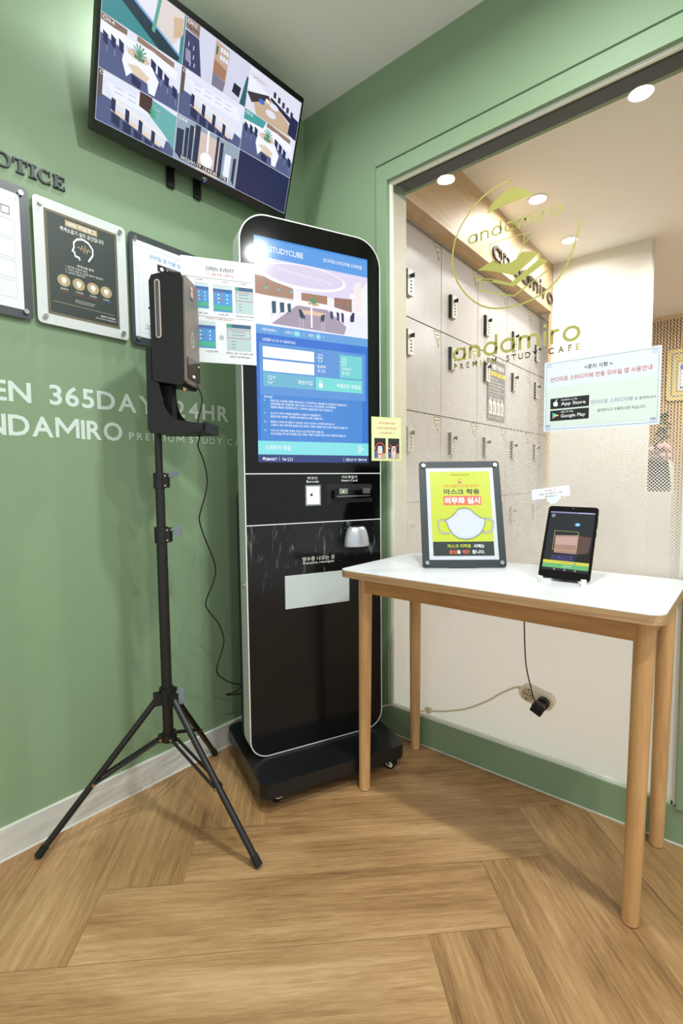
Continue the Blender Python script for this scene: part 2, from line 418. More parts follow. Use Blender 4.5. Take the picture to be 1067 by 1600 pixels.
def glass_mat():
    m = bpy.data.materials.new('clear_glass'); m.use_nodes = True; nt = m.node_tree; nt.nodes.clear(); L = nt.links
    o = nt.nodes.new('ShaderNodeOutputMaterial'); mx = nt.nodes.new('ShaderNodeMixShader'); t = nt.nodes.new('ShaderNodeBsdfTransparent')
    g = nt.nodes.new('ShaderNodeBsdfGlossy'); g.inputs['Roughness'].default_value = 0.01
    t.inputs['Color'].default_value = (0.97, 0.985, 0.975, 1)
    f = nt.nodes.new('ShaderNodeFresnel'); f.inputs['IOR'].default_value = 1.45
    L.new(f.outputs[0], mx.inputs[0]); L.new(t.outputs[0], mx.inputs[1]); L.new(g.outputs[0], mx.inputs[2]); L.new(mx.outputs[0], o.inputs[0])
    return m
m_glass = glass_mat()
def dots_mat():
    """white film on the glass: dots that grow towards the bottom until they close up"""
    m = bpy.data.materials.new('frosted_dot_film'); m.use_nodes = True; nt = m.node_tree; nt.nodes.clear(); L = nt.links
    def mth(op, a=None, b=None, av=0, bv=0):
        n = nt.nodes.new('ShaderNodeMath'); n.operation = op
        n.inputs[0].default_value = av; n.inputs[1].default_value = bv
        if a: L.new(a, n.inputs[0])
        if b: L.new(b, n.inputs[1])
        return n.outputs[0]
    tc = nt.nodes.new('ShaderNodeTexCoord'); sx = nt.nodes.new('ShaderNodeSeparateXYZ'); L.new(tc.outputs['Object'], sx.inputs[0])
    k = 2*PI/0.0088
    cx = mth('COSINE', mth('MULTIPLY', sx.outputs['X'], bv=k)); cz = mth('COSINE', mth('MULTIPLY', sx.outputs['Z'], bv=k))
    v = mth('MULTIPLY', cx, cz)
    mr = nt.nodes.new('ShaderNodeMapRange'); mr.inputs['From Min'].default_value = 1.47; mr.inputs['From Max'].default_value = 0.70
    mr.inputs['To Min'].default_value = 1.0; mr.inputs['To Max'].default_value = -0.72
    L.new(sx.outputs['Z'], mr.inputs['Value'])
    lo = mth('LESS_THAN', sx.outputs['Z'], bv=0.72)
    op = mth('MAXIMUM', mth('GREATER_THAN', v, mr.outputs[0]), lo)
    o = nt.nodes.new('ShaderNodeOutputMaterial'); mx = nt.nodes.new('ShaderNodeMixShader'); t = nt.nodes.new('ShaderNodeBsdfTransparent')
    d = nt.nodes.new('ShaderNodeBsdfDiffuse'); tr = nt.nodes.new('ShaderNodeBsdfTranslucent'); ad = nt.nodes.new('ShaderNodeMixShader')
    ad.inputs[0].default_value = 0.42
    d.inputs['Color'].default_value = lin((240, 240, 238)); tr.inputs['Color'].default_value = lin((242, 242, 240))
    L.new(d.outputs[0], ad.inputs[1]); L.new(tr.outputs[0], ad.inputs[2])
    L.new(op, mx.inputs[0]); L.new(t.outputs[0], mx.inputs[1]); L.new(ad.outputs[0], mx.inputs[2]); L.new(mx.outputs[0], o.inputs[0])
    return m
m_dots = dots_mat()

# ------------------------------------------------------------------ the room
X1, Y0, Y1F = 3.2, -2.8, 4.04
# floor: herringbone planks (one mesh)
def clip(poly, f):
    out = []
    for i in range(len(poly)):
        a, b = poly[i], poly[(i+1) % len(poly)]; fa, fb = f(a), f(b)
        if fa >= 0: out.append(a)
        if (fa >= 0) != (fb >= 0):
            t = fa/(fa-fb); out.append((a[0]+(b[0]-a[0])*t, a[1]+(b[1]-a[1])*t))
    return out
def floor_mesh():
    bm = bmesh.new(); uv = bm.loops.layers.uv.new('UVMap'); tl = bm.faces.layers.float.new('tone')
    W_, L_ = 0.1905, 0.9525; u0, v0 = -0.345, 0.779; q = math.sqrt(0.5); g = 0.00045
    def add(ua, ub, va, vb, along_u):
        c = [(ua+g, va+g), (ub-g, va+g), (ub-g, vb-g), (ua+g, vb-g)]
        pts = [((u+v)*q, (u-v)*q) for u, v in c]
        for f in (lambda p: p[0]+0.0, lambda p: X1-p[0], lambda p: p[1]-Y0, lambda p: Y1F+0.1-p[1]):
            pts = clip(pts, f)
            if len(pts) < 3: return
        ru, rv = random.uniform(0, 30), random.uniform(0, 30)
        fc = bm.faces.new([bm.verts.new((x, y, 0.0)) for x, y in pts][::-1]); fc[tl] = random.random()
        for lp in fc.loops:
            x, y, _ = lp.vert.co; u = (x+y)*q; v = (x-y)*q
            lp[uv].uv = (u-ua+ru, v-va+rv) if along_u else (v-va+ru, u-ua+rv)
    for j in range(-6, 7):
        for k in range(-34, 35):
            su, sv = u0 - k*W_ + j*L_, v0 + k*W_ + j*L_
            add(su, su+L_, sv, sv+W_, True)
            add(su+L_-W_, su+L_, sv+W_, sv+W_+L_, False)
    fs = [bm.verts.new(p) for p in ((0, Y0, -0.0008), (X1, Y0, -0.0008), (X1, Y1F+0.1, -0.0008), (0, Y1F+0.1, -0.0008))]
    f = bm.faces.new(fs); f.material_index = 1
    return bm
fo = obj('floor', floor_mesh(), [m_floor, m_seam], smooth=False); tag(fo, kind='structure')
def struct(name, bm, mat): return tag(obj(name, bm, mat, smooth=False), kind='structure')
bm = bmesh.new(); box(bm, (-0.02, Y0-0.1, CEIL), (X1+0.1, Y1F+0.2, CEIL+0.08)); struct('ceiling', bm, m_ceil)
bm = bmesh.new(); box(bm, (-0.12, Y0, 0), (0, 0.12, CEIL)); struct('wall_left', bm, m_green)
GX0, GX1, GZ0, GZ1, WT = 0.424, 1.362, 0.104, 2.087, 0.12
bm = bmesh.new()
box(bm, (0, 0, 0), (GX0, WT, CEIL)); box(bm, (GX1, 0, 0), (X1, WT, CEIL)); box(bm, (GX0, 0, 0), (GX1, WT, GZ0)); box(bm, (GX0, 0, GZ1), (GX1, WT, CEIL))
struct('wall_right', bm, m_green)
bm = bmesh.new(); box(bm, (X1, 0, 0), (X1+0.1, Y1F+0.1, CEIL)); struct('wall_side', bm, m_rear)
bm = bmesh.new(); box(bm, (-0.1, Y1F+0.03, 0), (X1, Y1F+0.1, CEIL)); struct('wall_far', bm, m_slat_back)
bm = bmesh.new(); box(bm, (0.0, WT, 0), (0.03, Y1F+0.03, CEIL)); struct('wall_cafe', bm, m_white_wall)
# white cafe wall beyond the lockers, with a return at its free end
bm = bmesh.new(); box(bm, (0.347, 2.147, 0), (0.943, 2.25, CEIL)); struct('wall_back', bm, m_white_wall)
# baseboard on left wall and caulk line
bm = bmesh.new(); box(bm, (0, Y0, 0), (0.009, -0.0, 0.084)); bevel(bm, 0.002, 2); struct('baseboard_left', bm, m_base)
bm = bmesh.new(); box(bm, (0.009, Y0, 0), (0.0125, 0, 0.003)); box(bm, (0, Y0, 0.084), (0.006, 0, 0.0865)); struct('trim_1', bm, m_caulk)
bm = bmesh.new(); box(bm, (0.0125, -0.0035, 0), (X1, 0, 0.003)); struct('trim_2', bm, m_caulk)
# casing around the window: a flat board; a dark strip paints the shade of its gap
bm = bmesh.new()
gx, gz, cw = 0.376, 2.145, 0.0
box(bm, (gx, -0.009, GZ0-0.0), (GX0, 0, gz)); box(bm, (GX0, -0.009, GZ1), (GX1+0.05, 0, gz)); box(bm, (GX1, -0.009, GZ0), (GX1+0.05, 0, GZ1))
struct('trim_3', bm, m_green)
bm = bmesh.new(); box(bm, (gx-0.007, -0.0006, 0.0), (gx, 0, gz+0.013)); box(bm, (gx, -0.0006, gz), (GX1+0.06, 0, gz+0.013)); struct('trim_4', bm, P('painted_gap_shade', (58, 80, 54), 0.8))
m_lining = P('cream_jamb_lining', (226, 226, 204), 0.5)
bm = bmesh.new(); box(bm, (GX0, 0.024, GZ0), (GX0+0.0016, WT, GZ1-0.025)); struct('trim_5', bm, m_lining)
# window: beads, pane, film
win = bpy.data.objects.new('window_1', None); COL.objects.link(win); win.location = (GX0, 0.02, GZ0); tag(win, kind='structure')
def wpart(name, bm, mat): 
    o = obj(name, bm, mat, smooth=False); o.parent = win; o.location = (-GX0, -0.02, -GZ0); return o
bm = bmesh.new(); t = 0.010
box(bm, (GX0, 0.008, GZ0), (GX0+t, 0.020, GZ1)); box(bm, (GX1-t-0.004, 0.008, GZ0), (GX1, 0.020, GZ1)); box(bm, (GX0+t, 0.008, GZ0), (GX1-t, 0.020, GZ0+t)); box(bm, (GX0+t, 0.008, GZ1-t), (GX1-t, 0.020, GZ1))
bevel(bm, 0.002, 1); wpart('glazing_bead', bm, m_bead)
bm = bmesh.new(); vs = [bm.verts.new(v) for v in ((GX0+.002, 0.021, GZ0), (GX1-.002, 0.021, GZ0), (GX1-.002, 0.021, GZ1), (GX0+.002, 0.021, GZ1))]; bm.faces.new(vs)
wpart('window_pane', bm, m_glass)
bm = bmesh.new(); vs = [bm.verts.new(v) for v in ((GX0+.002, 0.026, GZ0), (GX1-.002, 0.026, GZ0), (GX1-.002, 0.026, 1.48), (GX0+.002, 0.026, 1.48))]; bm.faces.new(vs)
fo = wpart('frosted_film', bm, m_dots)
bm = bmesh.new(); box(bm, (GX0+0.012, 0.040, GZ1-0.004), (GX1, 0.098, GZ1)); wpart('blind_pocket', bm, m_pocket)

# ------------------------------------------------------------------ downlights
def downlight(x, y, pw, colr, label, grp, rad=0.042):
    t_ = thing('downlight', label, 'ceiling light', (x, y, CEIL), 0, grp)
    bm = bmesh.new(); lathe(bm, [(rad*1.28, 0), (rad*1.28, -0.003), (rad*1.05, -0.004), (rad*1.02, 0.0)], 36); obj('trim_ring', bm, m_white_pl, t_)
    bm = bmesh.new(); lathe(bm, [(rad, -0.0006), (rad, -0.003)], 32); obj('diffuser', bm, m_led, t_)
    ld = bpy.data.lights.new('downlight_lamp', 'AREA'); ld.shape = 'DISK'; ld.size = rad*2; ld.energy = pw; ld.color = colr; ld.spread = R(165)
    lo = bpy.data.objects.new('downlight_lamp', ld); COL.objects.link(lo); lo.parent = t_; lo.location = (0, 0, -0.0045)
    return t_
RL = ['round downlight over the corner beside the television', 'round downlight over the middle of the room, mirrored in the window glass',
      'round downlight at the right, mirrored on the kiosk screen', 'round downlight behind the television row', 'added unseen fill light at the far right of the entrance room']
for (x, y, pw, c), lb in zip(ROOM_LIGHTS, RL): downlight(x, y, pw, c, lb, 'downlights of the entrance room')
CLb = ['round downlight in the cafe ceiling nearest the window glass', 'round downlight in the cafe ceiling next to the white wall',
       'added unseen cafe fill light right of the pair by the lockers', 'added unseen cafe fill light right of the white wall', 'added unseen cafe fill light in front of the slatted wall', 'added unseen cafe fill light at the far right of the slatted wall']
for (x, y, pw, c), lb in zip(CAFE_LIGHTS, CLb): downlight(x, y, pw, c, lb, 'downlights of the cafe room')

# ------------------------------------------------------------------ information kiosk
th = R(22.9)
KM = Matrix.Rotation(PI/2 - th, 4, 'Z')       # local x along the face, local y into the body
kt = Vector((math.sin(th), math.cos(th), 0)); kn = Vector((math.cos(th), -math.sin(th), 0))
ko = kt*(-0.1885) + kn*0.509
KS = 1.018; cc = cam.matrix_world.translation
kiosk = thing('kiosk', 'tall black self-service kiosk with lit blue screen on a black wheeled base', 'kiosk', (cc.x+(ko.x-cc.x)*KS, cc.y+(ko.y-cc.y)*KS, 1-KS), PI/2 - th)
kiosk.scale = (KS, KS, KS); KF = (KS-1)/KS                    # KF: the floor in the kiosk's own units
HW = 0.2435; KB, KT_ = 0.111, 1.797
def cl(o, x=0, y=0, z=0): o.location = (x, y, z); return o
bm = bmesh.new(); prism(bm, rrect(-HW, KB, HW, KT_, (.062, .062, .09, .09), 14), 0.0, 0.066); obj('body_shell', bm, m_alu, kiosk)
# bright rim round the face
bm = bmesh.new(); o1 = rrect(-HW, KB, HW, KT_, (.062, .062, .09, .09), 14); o2 = rrect(-HW+.0035, KB+.0035, HW-.0035, KT_-.0035, (.0585, .0585, .0865, .0865), 14)
n_ = len(o1); A = [bm.verts.new((x, -0.003, z)) for x, z in o1]; B = [bm.verts.new((x, -0.003, z)) for x, z in o2]; C_ = [bm.verts.new((x, 0.0, z)) for x, z in o1]; D_ = [bm.verts.new((x, 0.0, z)) for x, z in o2]
for i in range(n_):
    j = (i+1) % n_
    bm.faces.new((A[i], A[j], B[j], B[i])); bm.faces.new((A[i], C_[i], C_[j], A[j])); bm.faces.new((B[i], B[j], D_[j], D_[i]))
box(bm, (-HW, -0.003, 1.0165), (HW, 0, 1.0195)); box(bm, (-HW, -0.003, 0.857), (HW, 0, 0.860)); obj('face_rim', bm, m_rim, kiosk, smooth=False)
a = HW-.0035
bm = bmesh.new(); prism(bm, rrect(-a, 1.0195, a, KT_-.0035, (0, 0, .0865, .0865), 14), -0.0025, 0); obj('screen_bezel', bm, m_gloss, kiosk, smooth=False)
bm = bmesh.new(); prism(bm, rrect(-a, .860, a, 1.0165, 0), -0.0025, 0); ctrl = obj('control_panel', bm, m_gloss, kiosk, smooth=False)
bm = bmesh.new(); prism(bm, rrect(-a, KB+.0035, a, .857, (.0585, .0585, .006, .006), 14), -0.0025, 0); lowp = obj('lower_panel', bm, m_film, kiosk, smooth=False)
lowp['label'] = 'lower black panel under crinkled clear film'
bm = bmesh.new(); prism(bm, rrect(-HW+.02, KB, HW-.02, .985, (.02, .02, .05, .05), 8), .066, .17); obj('rear_housing', bm, m_black, kiosk)
bm = bmesh.new(); cyl(bm, (-HW-.004, .03, .669), (-HW, .03, .669), .0095, seg=24); cyl(bm, (-HW-.006, .03, .669), (-HW-.003, .03, .669), .005, seg=16); obj('side_lock', bm, m_chrome, kiosk)
# base slab
bm = bmesh.new(); prism(bm, rrect(-.253, -.146, .253, .268, .035, 10), .064, .109, 'XY'); bevel(bm, .006, 3, 60); slab = obj('base_slab', bm, m_slab, kiosk)
for sx_, sy_, ang in ((-.205, -.095, 25), (.205, -.095, -60), (-.205, .215, 10), (.205, .215, 40)):
    rw = .0200; zc = KF + rw
    cm = bmesh.new(); cyl(cm, (0, 0, .056), (0, 0, .0640), .020, seg=18); bevel(cm, .001, 1)
    cs = obj('caster', cm, m_cream_pl, kiosk); cs.location = (sx_, sy_, 0); cs.rotation_euler = (0, 0, R(ang))
    for y0_ in (-.0165, .0135):
        fm = bmesh.new(); prism(fm, [(.026, zc-.010), (.030, zc), (.012, .057), (-.016, .057), (-.016, zc+.010), (.010, zc-.008)], y0_, y0_+.003); bevel(fm, .0008, 1); obj('fork', fm, m_cream_pl, cs)
    for y0_ in (-.012, .002):
        wm = bmesh.new(); cyl(wm, (.014, y0_, zc), (.014, y0_+.010, zc), rw, seg=28); bevel(wm, .002, 2, 60); obj('wheel', wm, m_rubber, cs)
    am = bmesh.new(); cyl(am, (.014, -.0178, zc), (.014, .0178, zc), .005, seg=14); obj('axle', am, m_steel, cs)
# screen picture
def KC(y=-.0026): return plane_mat((0, y, 0), (1, 0, 0), (0, 0, 1))
X_ = lambda s: s + .1885
c = Canvas(lambda s, z: (s + .1885, z))
SL, SR, SB, ST = -.386, .005, 1.054, 1.731
WH = (250, 252, 255)
c.rect(SL, SB, SR, ST, (62, 120, 205), 0)
c.rect(SL, 1.672, SR, ST, (96, 160, 232), 1); c.rect(SL, 1.726, SR, ST, (60, 140, 225), 2)
for i in range(4):
    for j in range(3): c.disc(-.367+i*.006, 1.708+j*.005-(i%2)*.002, .0018, .0018, (235, 245, 255), 2, 8)
c.text('STUDYCUBE', -.337, 1.690, .017, WH, w=.110, bold=.012, l=3)
c.text('안다미로스터디카페 오목천점', -.158, 1.694, .012, WH, w=.141, bold=.01, l=3)
# picture of the study hall
PB, PT = 1.471, 1.672
c.rect(SL, PB, SR, PT, (228, 220, 246), 1)
c.poly([(SL, 1.62), (-.2, 1.585), (-.12, 1.585), (-.05, 1.59), (SR, 1.66), (SR, PB), (SL, PB)], (246, 244, 254), 2)
c.poly([(SL, 1.617), (-.335, 1.612), (-.262, 1.592), (-.262, 1.555), (SL, 1.562)], (178, 140, 120), 3)
c.poly([(-.235, 1.586), (-.145, 1.588), (-.145, 1.562), (-.235, 1.562)], (172, 132, 112), 3)
c.poly([(-.12, 1.588), (-.055, 1.592), (-.055, 1.548), (-.12, 1.558)], (166, 120, 108), 3)
for x in (-.35, -.31, -.27): c.rect(x, 1.585, x+.0012, 1.612, (90, 130, 120), 4); c.disc(x, 1.582, .006, .005, (120, 190, 175), 5, 12)
for x in (-.108, -.085, -.062): c.rect(x, 1.565, x+.0012, 1.590, (90, 120, 130), 4); c.disc(x, 1.564, .004, .005, (80, 140, 150), 5, 12)
c.poly([(SL, 1.56), (-.235, 1.562), (-.05, 1.55), (-.05, 1.53), (-.15, 1.548), (-.24, 1.545), (SL, 1.52)], (252, 253, 255), 3)
c.poly([(-.335, 1.478), (-.25, 1.545), (-.145, 1.545), (-.075, 1.50), (-.085, 1.474)], (172, 158, 176), 3)
for x, wd, h in ((-.334, .014, .036), (-.308, .015, .03), (-.283, .012, .026)): c.poly([(x, 1.545), (x+wd, 1.547), (x+wd, 1.547-h), (x+.002, 1.545-h)], (58, 92, 110), 4); c.rect(x, 1.545-h-.008, x+.001, 1.545-h, (70, 80, 95), 4)
for x, h in ((-.135, .024), (-.112, .026), (-.095, .03)): c.poly([(x, 1.545), (x+.010, 1.541), (x+.010, 1.541-h), (x+.001, 1.545-h)], (58, 60, 110), 4)
c.poly([(-.242, 1.532), (-.2, 1.535), (-.15, 1.532), (-.155, 1.522), (-.235, 1.52)], (232, 200, 176), 5)
c.poly([(-.245, 1.533), (-.236, 1.533), (-.223, 1.512), (-.226, 1.505), (-.240, 1.508)], (38, 70, 90), 6); c.poly([(-.168, 1.525), (-.154, 1.530), (-.158, 1.506), (-.170, 1.504)], (38, 70, 90), 6)
c.rect(-.204, 1.482, -.198, 1.555, (250, 250, 255), 7)
c.disc(-.194, 1.556, .020, .005, (206, 176, 140), 5, 16)
for a_ in range(20, 170, 17): c.stroke([(-.194, 1.558), (-.194+.017*math.cos(R(a_)), 1.558+.019*math.sin(R(a_)))], .0022, (92, 158, 118), 8)
for x in (-.243, -.232, -.166, -.158): c.rect(x, 1.478, x+.0013, 1.51, (225, 225, 240), 6)
c.poly([(-.378, 1.548), (-.349, 1.55), (-.341, 1.54), (-.341, 1.476), (SL, 1.474), (SL, 1.548)], (254, 254, 255), 5)
c.poly([(-.075, 1.53), (-.06, 1.538), (SR, 1.545), (SR, PB), (-.08, PB+.004)], (240, 240, 250), 5); c.poly([(-.062, 1.535), (-.052, 1.55), (-.045, 1.548), (-.047, 1.52), (-.062, 1.518)], (46, 50, 96), 6)
c.poly([(-.05, 1.64), (-.02, 1.655), (-.02, 1.56), (-.045, 1.545)], (250, 238, 238), 4); c.disc(-.054, 1.602, .009, .009, WH, 7, 16)
c.disc(-.225, 1.633, .148, .0385, (252, 250, 255), 4, 44); c.disc(-.222, 1.636, .135, .032, (226, 216, 242), 5, 44)
for k in range(9): c.stroke([(-.31+k*.02, 1.642-k*.0016), (-.305+k*.02, 1.65-k*.002), (-.297+k*.02, 1.641-k*.0016), (-.29+k*.02, 1.648-k*.002)], .0013, WH, 6)
# bars and login block
c.rect(SL, 1.444, SR, PB, (104, 164, 226), 1); c.rect(-.305, 1.445, -.3035, 1.470, (60, 120, 205), 2)
c.text('이용가능좌석 :', -.366, 1.453, .009, WH, w=.048, bold=.01); c.text('자유석', -.291, 1.453, .009, WH, w=.022, bold=.01); c.text('지정석', -.214, 1.453, .009, WH, w=.020, bold=.01)
c.disc(-.252, 1.457, .012, .0085, (132, 220, 232), 2); c.text('29', -.252, 1.4535, .007, WH, align='C', l=3); c.disc(-.178, 1.457, .0085, .0085, (132, 220, 232), 2); c.text('6', -.178, 1.4535, .007, WH, align='C', l=3)
for x in (-.229, -.160): c.rect(x, 1.452, x+.001, 1.462, WH, 2)
c.rect(SL, SB, SR, 1.444, (52, 116, 214), 1)
c.text('LOGIN', -.365, 1.4235, .009, WH, w=.027, bold=.014); c.text('로그인 후 이용해주세요.', -.334, 1.423, .009, WH, w=.078, bold=.008)
c.rect(-.376, 1.262, -.005, 1.418, (96, 152, 220), 2)
c.rr(-.365, 1.374, -.194, 1.407, .002, (255, 255, 255), 3); c.rr(-.365, 1.333, -.194, 1.368, .002, (255, 255, 255), 3)
def icon_in(x, y, s): 
    c.stroke([(x-.3*s, y+.35*s), (x-.3*s, y+.6*s), (x+.45*s, y+.6*s), (x+.45*s, y-.6*s), (x-.3*s, y-.6*s), (x-.3*s, y-.35*s)], .0016, WH, 5)
    c.stroke([(x-.7*s, y), (x+.15*s, y)], .0016, WH, 5); c.stroke([(x-.15*s, y+.3*s), (x+.18*s, y), (x-.15*s, y-.3*s)], .0016, WH, 5)
icon_in(-.174, 1.390, .018); c.text('ID/PW', -.183, 1.358, .009, WH, w=.030, bold=.014, l=4); c.text('로그인', -.183, 1.344, .010, WH, w=.028, bold=.01, l=4)
c.rect(-.102, 1.333, -.018, 1.408, (118, 212, 214), 3); icon_in(-.087, 1.386, .018); c.text('스마트키', -.094, 1.358, .010, WH, w=.033, bold=.01, l=4); c.text('로그인', -.094, 1.344, .010, WH, w=.028, bold=.01, l=4)
c.rect(-.365, 1.287, -.194, 1.329, (114, 186, 214), 3); c.rect(-.190, 1.287, -.017, 1.329, (124, 222, 220), 3)
c.ring(-.343, 1.314, .005, .006, .0016, WH, 4); c.stroke([(-.352, 1.303), (-.343, 1.296), (-.334, 1.303)], .002, WH, 4); c.rect(-.335, 1.3155, -.325, 1.317, WH, 4); c.rect(-.3308, 1.311, -.3292, 1.321, WH, 4)
c.text('회원가입', -.251, 1.301, .013, WH, w=.049, bold=.008, l=4)
c.disc(-.172, 1.303, .0075, .0075, WH, 4, 18); c.ring(-.172, 1.312, .0045, .007, .0016, WH, 4); c.text('비밀번호 재설정', -.113, 1.300, .014, WH, w=.088, bold=.008, l=4)
c.rect(-.376, SB+.066, -.018, 1.262, (72, 138, 216), 2); 
c.text('유의사항', -.364, 1.251, .008, WH, w=.027, bold=.012, l=3)
NOTES = [(1.2405, '회원가입 시 휴대폰 인증은 필수입니다. 카카오톡 또는 일반문자로 인증번호가 발송됩니다.', .268), (1.2305, '인증번호를 받지 못했다면 다른 스마트기기 또는 PC에 설치된 카카오톡에서', .226),
 (1.2205, "'알림톡 채널'을 차단해주셔야 그 이후부터 일반문자로 이용 가능합니다.", .215), (1.202, '로그인 후 좌석 지정을 완료해야 스마트키가 발급됩니다.', .172), (1.192, '발급수단은 휴대폰 / 휴대폰+종이출력 중 선택 가능합니다.', .179),
 (1.1755, '발급된 스마트키로 출입이 가능하며, 반드시 본인이 소지해주셔야 합니다.', .221), (1.1655, '스마트키 관리 부주의로 발생한 모든 피해는 사용자 과실에 의한 것으로 책임지지 않습니다.', .270), (1.149, '키오스크 이용 종료 후에는 반드시 로그아웃 처리 바랍니다.', .182), (1.139, '로그아웃을 하지 않아 발생한 모든 피해는 사용자 과실에 의한 것으로 책임지지 않습니다.', .264)]
for y, t_, w_ in NOTES: c.text(t_, -.344, y, .0075, WH, w=w_, bold=.012, l=3)
for i, y in enumerate((1.2405, 1.202, 1.1755, 1.149)): c.text('0%d' % (i+1), -.365, y+.001, .005, (225, 235, 250), l=3)
c.rect(SL, 1.078, SR, 1.120, (136, 228, 234), 2); c.text('스마트키 퇴실', -.362, 1.092, .015, WH, w=.082, bold=.012, l=3)
c.stroke([(-.024, 1.112), (-.024, 1.087), (-.034, 1.087), (-.034, 1.112), (-.024, 1.112)], .0014, WH, 3)
for k in range(4): c.rect(-.032, 1.091+k*.005, -.026, 1.0925+k*.005, WH, 3)
c.stroke([(-.028, 1.100), (-.016, 1.100)], .0015, WH, 3); c.stroke([(-.020, 1.104), (-.016, 1.100), (-.020, 1.096)], .0015, WH, 3)
c.rect(SL, SB, SR, 1.078, (42, 62, 124), 2)
c.text('e', -.372, 1.061, .009, WH, bold=.02, l=3); c.text('SMART', -.363, 1.059, .009, WH, w=.038, bold=.012, l=3); c.text('Ver 2.2.3', -.308, 1.059, .010, WH, w=.035, bold=.01, l=3)
c.rect(-.318, 1.058, -.3172, 1.071, WH, 3); c.rect(-.091, 1.058, -.0902, 1.071, WH, 3)
c.text('2022-01-19', -.082, 1.060, .0085, WH, w=.040, bold=.01, l=3); c.text('PM 01:44', -.035, 1.060, .0085, WH, w=.032, bold=.01, l=3)
scr = c.build('touch_screen', m_screen, kiosk, KC(-.0027)); scr['label'] = 'lit blue touch screen with login page'
# lettering on the black panels
c = Canvas(lambda s, z: (s + .1885, z)); LW = (214, 216, 212)
c.text('바코드', -.205, .9985, .010, LW, w=.037, bold=.01, align='C'); c.text('Barcode', -.205, .9885, .008, LW, w=.044, bold=.01, align='C')
c.text('카드투입구', -.069, 1.001, .010, LW, w=.060, bold=.01, align='C'); c.text('Insert Card', -.069, .991, .008, LW, w=.060, bold=.01, align='C')
c.build('panel_lettering', m_lamin, kiosk, KC(-.0027))
c = Canvas(lambda s, z: (s + .1885, z))
c.text('영수증 나오는 곳', -.187, .733, .014, LW, w=.118, bold=.01, align='C'); c.text('Receive receipts', -.187, .720, .011, LW, w=.112, bold=.008, align='C')
c.build('panel_lettering', m_lamin, kiosk, KC(-.0027))
# barcode window
bm = bmesh.new(); prism(bm, rrect(X_(-.232), .914, X_(-.177), .981, .001), -.0045, -.0025); bevel(bm, .0008, 1); bcw = obj('barcode_window', bm, m_steel, kiosk, smooth=False)
bm = bmesh.new(); prism(bm, rrect(X_(-.2265), .919, X_(-.1825), .976, .001), -.0053, -.0045); obj('lit_pane', bm, m_white_lit, bcw, smooth=False)
bm = bmesh.new(); cyl(bm, (X_(-.211), -.0058, .949), (X_(-.211), -.0053, .949), .005, seg=20); obj('lens', bm, E_('dim_blue_lens', (60, 70, 140), 0.6), bcw)
# card slot
bm = bmesh.new(); prism(bm, rrect(X_(-.155), .920, X_(.018), .982, .002), -.0033, -.0025); obj('card_slot_plate', bm, m_black, kiosk, smooth=False)
bm = bmesh.new(); box(bm, (X_(-.136), -.022, .934), (X_(.007), -.0025, .962)); bevel(bm, .008, 4); csl = obj('card_slot', bm, m_gloss, kiosk)
for q0_, q1_ in ((-.12, -.088), (-.03, -.002)):
    bm = bmesh.new(); box(bm, (X_(q0_), -.026, .950), (X_(q1_), -.004, .968)); bevel(bm, .005, 3); obj('slot_guide', bm, m_steel, csl)
bm = bmesh.new(); box(bm, (X_(-.128), -.024, .941), (X_(0), -.021, .944)); obj('slot_edge', bm, m_steel, csl)
bm = bmesh.new(); cyl(bm, (X_(-.105), -.0275, .958), (X_(-.105), -.026, .958), .0028, seg=12); obj('status_light', bm, E_('yellow_green_led', (210, 220, 40), 2), csl)
# round-nosed reader (silver cone)
bm = bmesh.new()
prof = [(.046, .770), (.047, .775), (.044, .80), (.038, .823), (.031, .834), (.024, .8375)]
rings = []
for r_, z_ in prof: rings.append([bm.verts.new((X_(-.044) + r_*math.cos(PI+PI*k/20), -.0025 + .62*r_*math.sin(PI+PI*k/20), z_)) for k in range(21)])
for a1, b1 in zip(rings, rings[1:]):
    for k in range(20): bm.faces.new((a1[k], a1[k+1], b1[k+1], b1[k]))
bm.faces.new(rings[0]); bm.faces.new(rings[-1]); bm2 = bm
rd = obj('card_reader_cone', bm, P('silver_grey_plastic', (190, 194, 200), 0.32, 0.55), kiosk)
bm = bmesh.new(); prism(bm, [(X_(-.044)+.02*math.cos(2*PI*k/20), -.011+.009*math.sin(2*PI*k/20)) for k in range(20)], .8375, .840, 'XY'); obj('reader_cap', bm, m_black, rd)
# receipt opening
bm = bmesh.new(); prism(bm, rrect(X_(-.307), .583, X_(-.075), .691, .001), -.0048, -.0025); obj('receipt_flap', bm, P('receipt_flap_grey', (196, 208, 208), 0.22), kiosk, smooth=False)

# paper "open event" taped to the kiosk's left edge
def kiosk_world(s, z, y): return kiosk.matrix_basis @ Vector((s+.1885, y, z))
def on_kiosk(s0, z0, y): 
    m = (kiosk.matrix_basis @ plane_mat((s0+.1885, y, z0), (1, 0, 0), (0, 0, 1))); return m
def sheet(name, W_, H_, mat, label, cat, matrix, thick=.0006, r=.0, group=None, sheetmat=None):
    t_ = thing(name, label, cat, mat=matrix, group=group)
    bm = bmesh.new(); prism(bm, rrect(0, 0, W_, H_, r), -thick, 0, 'XY'); obj('sheet', bm, sheetmat or mat, t_, smooth=False)
    return t_
m_sheetw = P('white_paper', (226, 231, 236), 0.5)
m_sheet_y = P('pale_yellow_card', (226, 232, 176), 0.5)
pm = on_kiosk(-.388, 1.3445, -.0115) @ Matrix.Rotation(R(-8.5), 4, 'Y') @ Matrix.Translation((-.211, 0, 0))
ev = sheet('notice_sheet', .211, .297, m_sheetw, 'white OPEN EVENT sheet taped to the left edge of the kiosk', 'notice', pm)
c = Canvas(lambda u, v: (u*.211, (1-v)*.297))
DK = (50, 56, 64); RD = (200, 96, 90)
